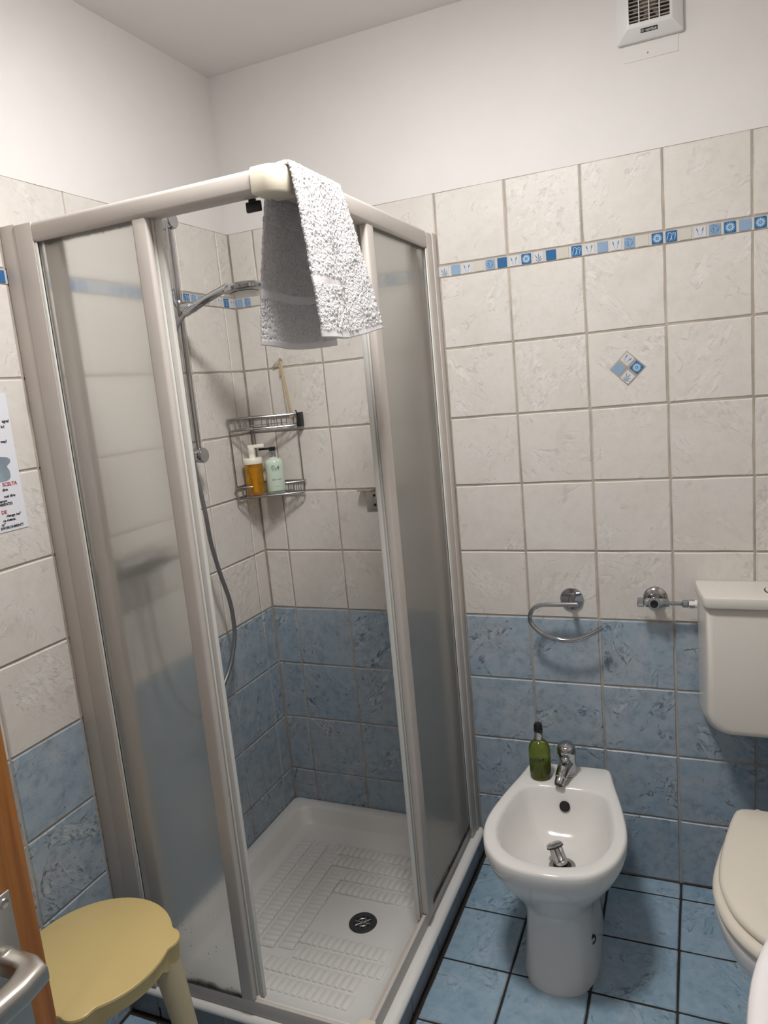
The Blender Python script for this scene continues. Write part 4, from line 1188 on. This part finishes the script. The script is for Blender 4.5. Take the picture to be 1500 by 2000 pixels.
def pad(r, z0, z1, rd, crown=0.0):
    rr = [at_z(grow(r, -rd * 0.6), z0), at_z(grow(r, -rd * 0.15), z0 + rd * 0.25), at_z(r, z0 + rd * 0.8), at_z(r, z1 - rd), at_z(grow(r, -rd * 0.3), z1 - rd * 0.32), at_z(grow(r, -rd), z1)]
    cen = Vector((0, sum(p.y for p in r) / len(r), 0))
    for t in (0.25, 0.5, 0.75, 0.93):
        rr.append(at_z([p.lerp(cen, t) for p in grow(r, -rd)], z1 + crown * (1 - (1 - t) ** 2)))
    return rr
b = MB(); b.loft(pad(SEAT, 0.3945, 0.4180, 0.012), True, True, 0, rt)
part(b, 'seat', M['seat'], tl, angle=60)
b = MB(); b.loft(pad(LIDS, 0.4188, 0.4370, 0.010, 0.004), True, True, 0, rt)
part(b, 'lid', M['seat'], tl, angle=60)
for sx in (-1, 1):
    b = MB(); b.lathe([(0.010, 0.0), (0.010, 0.03), (0.008, 0.032)], 16, axis((0, 0, 1), (TX + sx * 0.075, TY - 0.032, 0.3925)))
    part(b, 'hinge', M['seat'], tl)
b = MB(); b.tube(spline([(CX, -0.10, 0.5435), (CX, -0.10, 0.46), (CX, -0.115, 0.36), (CX, -0.165, 0.330), (CX, TY - 0.03, 0.325)], 30, False), 0.022, 18)
part(b, 'flush_pipe', M['cistern'], tl)

# ------------------------------------------------------------------ washbasin on the right wall, its rounded corner in the foreground
wb = thing('washbasin', 'white washbasin corner at the lower right edge of the photo', 'washbasin', (1.68, -1.45, 0.70))
def sup(a, c, n_=2.6, N=80, z=0.85, cx=1.68, cy=-1.45):
    out = []
    for k in range(N):
        th = 2 * PI * k / N
        cs, sn = math.cos(th), math.sin(th)
        x = cx + a * math.copysign(abs(cs) ** (2 / n_), cs); y = cy + c * math.copysign(abs(sn) ** (2 / n_), sn)
        out.append((min(x, XR - 0.001), y, z))
    return out
b = MB()
b.loft([sup(0.10, 0.14, z=0.66), sup(0.16, 0.22, z=0.68), sup(0.215, 0.295, z=0.72), sup(0.250, 0.338, z=0.77), sup(0.264, 0.354, z=0.815), sup(0.269, 0.359, z=0.838), sup(0.266, 0.356, z=0.846), sup(0.258, 0.348, z=0.850),
        sup(0.235, 0.325, z=0.848), sup(0.215, 0.300, z=0.838), sup(0.19, 0.27, z=0.80), sup(0.13, 0.19, z=0.75), sup(0.03, 0.04, z=0.735)])
part(b, 'basin', M['basin'], wb, angle=60)
b = MB(); b.lathe([(0.085, 0.0), (0.080, 0.05), (0.070, 0.35), (0.085, 0.62), (0.10, 0.67)], 32, Matrix.Translation((1.76, -1.45, 0.0005)))
part(b, 'pedestal', M['basin'], wb)

# ------------------------------------------------------------------ extractor fan on the plaster
fn = thing('extractor_fan', 'square white extractor fan high on the back wall', 'fan', (1.289, 0, 2.39))
fz0, fz1, fx0, fx1 = 2.312, 2.466, 1.2125, 1.3655
def fr(x0, x1, z0, z1, y, r=0.004): return [(x, y, z) for x, z in rrect(x1 - x0, z1 - z0, r, 3, (x0 + x1) / 2, (z0 + z1) / 2)]
ox0, ox1, oz0, oz1 = 1.243, 1.336, 2.347, 2.434
b = MB(); b.loft([fr(fx0, fx1, fz0, fz1, 0.001), fr(fx0, fx1, fz0, fz1, -0.010, 0.005), fr(fx0 + .003, fx1 - .003, fz0 + .003, fz1 - .003, -0.014, 0.005), fr(ox0 - .006, ox1 + .006, oz0 - .010, oz1 + .010, -0.028, 0.003),
                  fr(ox0, ox1, oz0, oz1, -0.0285, 0.002), fr(ox0, ox1, oz0, oz1, -0.010, 0.002)], True, False)
part(b, 'cover', M['fan'], fn, angle=25)
b = MB(); b.add(fr(ox0 - .001, ox1 + .001, oz0 - .001, oz1 + .001, -0.0045, 0.002), [list(range(16))])
part(b, 'duct_shade_sheet', M['black'], fn, smooth=False)  # flat black sheet in place of the shade inside the opening
b = MB(); b.lathe([(0.020, 0.0), (0.020, 0.011), (0.014, 0.0135), (0.0, 0.014)], 24, axis((0, -1, 0), (1.2895, -0.005, 2.392)), cap1=False)
for k in range(7):
    a = 2 * PI * k / 7
    b.box((0.016, -0.006, 0.0), (0.038, 0.006, 0.004), 0.001, 1, mtx=axis((0, -1, 0), (1.2895, -0.009, 2.392)) @ Matrix.Rotation(a, 4, 'Z') @ Matrix.Rotation(0.5, 4, 'X'))
part(b, 'impeller', M['fan_dirty'], fn)
for k in range(10):
    zz = oz0 + 0.005 + k * 0.0085
    b = MB(); b.box((ox0, -0.0255, zz), (ox1, -0.0205, zz + 0.0024))
    part(b, 'slat', M['fan_dirty'], fn, smooth=False)
for k in range(3):
    xx = ox0 + (k + 1) * (ox1 - ox0) / 4
    b = MB(); b.box((xx - 0.0012, -0.0268, oz0), (xx + 0.0012, -0.0220, oz1))
    part(b, 'rib', M['fan'], fn, smooth=False)
# maker's lettering on a black strip
lz = 2.3290
tilt = Matrix.Translation((1.2885, -0.0222, lz)) @ Matrix.Rotation(math.radians(31), 4, 'X')
b = MB(); b.box((-0.0195, -0.0012, -0.0045), (0.0195, -0.0002, 0.0045), mtx=tilt)
lg = part(b, 'logo_strip', M['black'], fn, smooth=False)
tm_ = tilt @ Matrix.Translation((0.0045, -0.0014, 0)) @ Matrix.Rotation(PI / 2, 4, 'X')
text('vortice', 0.0090, M['ink_white'], lg, tm_, offset=0.00015)
for dx in (-0.0168, -0.0132):
    b = MB(); b.tube([tuple(tilt @ Vector((dx + 0.0016 * math.cos(2 * PI * i / 14), -0.0014, 0.0022 * math.sin(2 * PI * i / 14)))) for i in range(14)], 0.0004, 5, True)
    part(b, 'emblem', M['ink_white'], fn)

# ------------------------------------------------------------------ notice on the left wall
pz0, pz1, py0, py1 = 1.2985, 1.594, -1.147, -0.9365
nt = thing('paper_notice', 'white printed towel notice on the left wall beside the shower', 'notice', (0, py1, pz0))
b = MB(); b.box((0.0004, py0, pz0), (0.0016, py1, pz1))
part(b, 'sheet', M['paper'], nt, smooth=False)
def ntext(body, yr, z, size, mat='ink', off=0.0003):
    mm = Matrix.Translation((0.0018, yr, z)) @ Matrix.Rotation(PI / 2, 4, 'Z') @ Matrix.Rotation(PI / 2, 4, 'X')
    text(body, size, M[mat], nt, mm, 'RIGHT', off)
for body, yr, z, size, mat in (('agna!', -.9395, 1.534, .0088, 'ink'), ('lo!', -.9535, 1.5225, .0088, 'ink'), ('way!', -.9535, 1.491, .0088, 'ink'),
                               ('SCELTA', -.9470, 1.399, .0108, 'ink_red'), ('dire:', -.9720, 1.388, .0080, 'ink'), ('così dire:', -.9560, 1.3735, .0080, 'ink'), ('tempo', -.9790, 1.3645, .0080, 'ink'),
                               ('AMBIENTE!', -.9670, 1.3570, .0080, 'ink'), ('DE', -.9850, 1.3405, .0108, 'ink_red'), ('change me”', -.9500, 1.3315, .0080, 'ink'), ('ce means:', -.9660, 1.3225, .0080, 'ink'),
                               ('cy”', -.9930, 1.3145, .0080, 'ink'), ('ENVIRONMENT!', -.9485, 1.3065, .0080, 'ink')):
    ntext(body, yr, z, size, mat)
b = MB()
blob = spline([(-0.970, 1.458, 0), (-0.957, 1.455, 0), (-0.954, 1.446, 0), (-0.965, 1.437, 0), (-0.960, 1.428, 0), (-0.961, 1.412, 0), (-0.975, 1.406, 0), (-1.000, 1.408, 0), (-1.020, 1.420, 0), (-1.022, 1.445, 0), (-0.995, 1.460, 0)], 40)
b.add([(0.0019, p.x, p.y) for p in blob], [list(range(40))])
part(b, 'picture', M['ink_grey'], nt, smooth=False)

# ------------------------------------------------------------------ plastic stool
SX, SY, SZ = 0.212, -1.140, 0.445
st = thing('plastic_stool', 'round yellow plastic stool in front of the shower', 'stool', (SX, SY, 0))
leg_ang = [math.radians(a) for a in (30, -56, 188)]
def seat_poly(R_, rb, off=0.0):
    pts = []
    for k in range(180):
        a = 2 * PI * k / 180
        r = R_
        for la in leg_ang:
            d = (a - la + PI) % (2 * PI) - PI
            # knob: circle of radius rb centred on the rim
            c0_ = R_ - rb * 0.50
            sd_ = c0_ * math.sin(d)
            if abs(sd_) < rb and math.cos(d) > 0:
                r = max(r, c0_ * math.cos(d) + math.sqrt(rb * rb - sd_ * sd_))
        pts.append((SX + (r + off) * math.cos(a), SY + (r + off) * math.sin(a)))
    return pts
RS, RK = 0.160, 0.033
b = MB()
def skirt(x, y):
    a = math.atan2(y - SY, x - SX)
    d_ = min(abs((a - la + PI) % (2 * PI) - PI) for la in leg_ang)
    return SZ - 0.038 - 0.030 * max(0.0, 1 - d_ / 0.32) ** 0.6
rr = [[(x, y, skirt(x, y)) for x, y in seat_poly(RS - .006, RK - .002)], [(x, y, SZ - 0.009) for x, y in seat_poly(RS - .002, RK - .001)], [(x, y, SZ - 0.006) for x, y in seat_poly(RS, RK)],
      [(x, y, SZ - 0.002) for x, y in seat_poly(RS, RK, -0.001)], [(x, y, SZ) for x, y in seat_poly(RS, RK, -0.005)]]
b.loft(rr, False, True)
part(b, 'seat', M['stool'], st, angle=40)
for la in leg_ang:
    b = MB()
    rg = []
    for z, d, ra, rb_ in ((SZ - 0.010, 0.134, 0.034, 0.030), (SZ - 0.08, 0.140, 0.033, 0.029), (0.20, 0.160, 0.027, 0.024), (0.004, 0.183, 0.021, 0.019), (0.0, 0.183, 0.019, 0.017)):
        cx, cy = SX + d * math.cos(la), SY + d * math.sin(la)
        ring = []
        for k in range(24):
            a = 2 * PI * k / 24
            u, v = ra * math.cos(a), rb_ * math.sin(a) * 1.1
            if u < -0.45 * ra: u = -0.45 * ra
            ring.append((cx + u * math.cos(la) - v * math.sin(la), cy + u * math.sin(la) + v * math.cos(la), z))
        rg.append(ring)
    b.loft(rg)
    part(b, 'leg', M['stool_leg'], st, angle=40)

# ------------------------------------------------------------------ door leaf opened into the room
DX1, DX0, DY1, DY0 = 0.780, 0.740, -1.662, -2.362
dr_ = bpy.data.objects.new('door_1', None); COL.objects.link(dr_)
dr_.location = (DX1, DY0, 0); tag(dr_, kind='structure')
b = MB(); b.box((DX0, DY0, 0.012), (DX1, DY1, 2.015), 0.002, 2)
part(b, 'door_leaf', M['wood'], dr_)
pc = -1.7075
b = MB(); b.box((DX1 + .0002, pc - 0.020, 0.900), (DX1 + 0.0035, pc + 0.020, 1.1045), 0.0012, 2)
dp = part(b, 'handle_plate', M['steel'], dr_)
for zz in (1.0955, 0.909):
    b = MB(); b.lathe([(0.0048, 0.0), (0.0042, 0.0012), (0.0018, 0.0003), (0.0, 0.0002)], 14, axis((1, 0, 0), (DX1 + 0.0035, pc + 0.012, zz)))
    part(b, 'screw', M['steel'], dp)
hz = 1.046
b = MB(); b.lathe([(0.0125, 0.003), (0.0125, 0.010), (0.0105, 0.011)], 24, axis((1, 0, 0), (DX1, pc, hz)))
part(b, 'collar', M['steel'], dp)
def hring(c, u, v, a_, b_, n=28, e=4.0):
    return [tuple(Vector(c) + Vector(u) * a_ * math.copysign(abs(math.cos(2 * PI * k / n)) ** (2 / e), math.cos(2 * PI * k / n)) + Vector(v) * b_ * math.copysign(abs(math.sin(2 * PI * k / n)) ** (2 / e), math.sin(2 * PI * k / n))) for k in range(n)]
b = MB(); rg = []
Z_ = (0, 0, 1)
for c, u, ra, rb_ in (((DX1 + .009, pc, hz), (0, 1, 0), .0098, .0098), ((DX1 + .028, pc, hz), (0, 1, 0), .0098, .0098), ((DX1 + .038, pc - .001, hz), (0.25, 0.97, 0), .0108, .0102), ((DX1 + .048, pc - .008, hz), (0.71, 0.71, 0), .0150, .0108),
                      ((DX1 + .051, pc - .024, hz), (1, 0.10, 0), .0115, .0108), ((DX1 + .051, pc - .055, hz), (1, 0, 0), .0100, .0112), ((DX1 + .050, pc - .100, hz), (1, 0, 0), .0090, .0115), ((DX1 + .048, pc - .118, hz), (1, 0, 0), .0080, .0105), ((DX1 + .048, pc - .122, hz), (1, 0, 0), .0055, .0080)):
    rg.append(hring(c, u, Z_, ra, rb_))
b.loft(rg)
part(b, 'door_handle', M['steel'], dr_, angle=50)
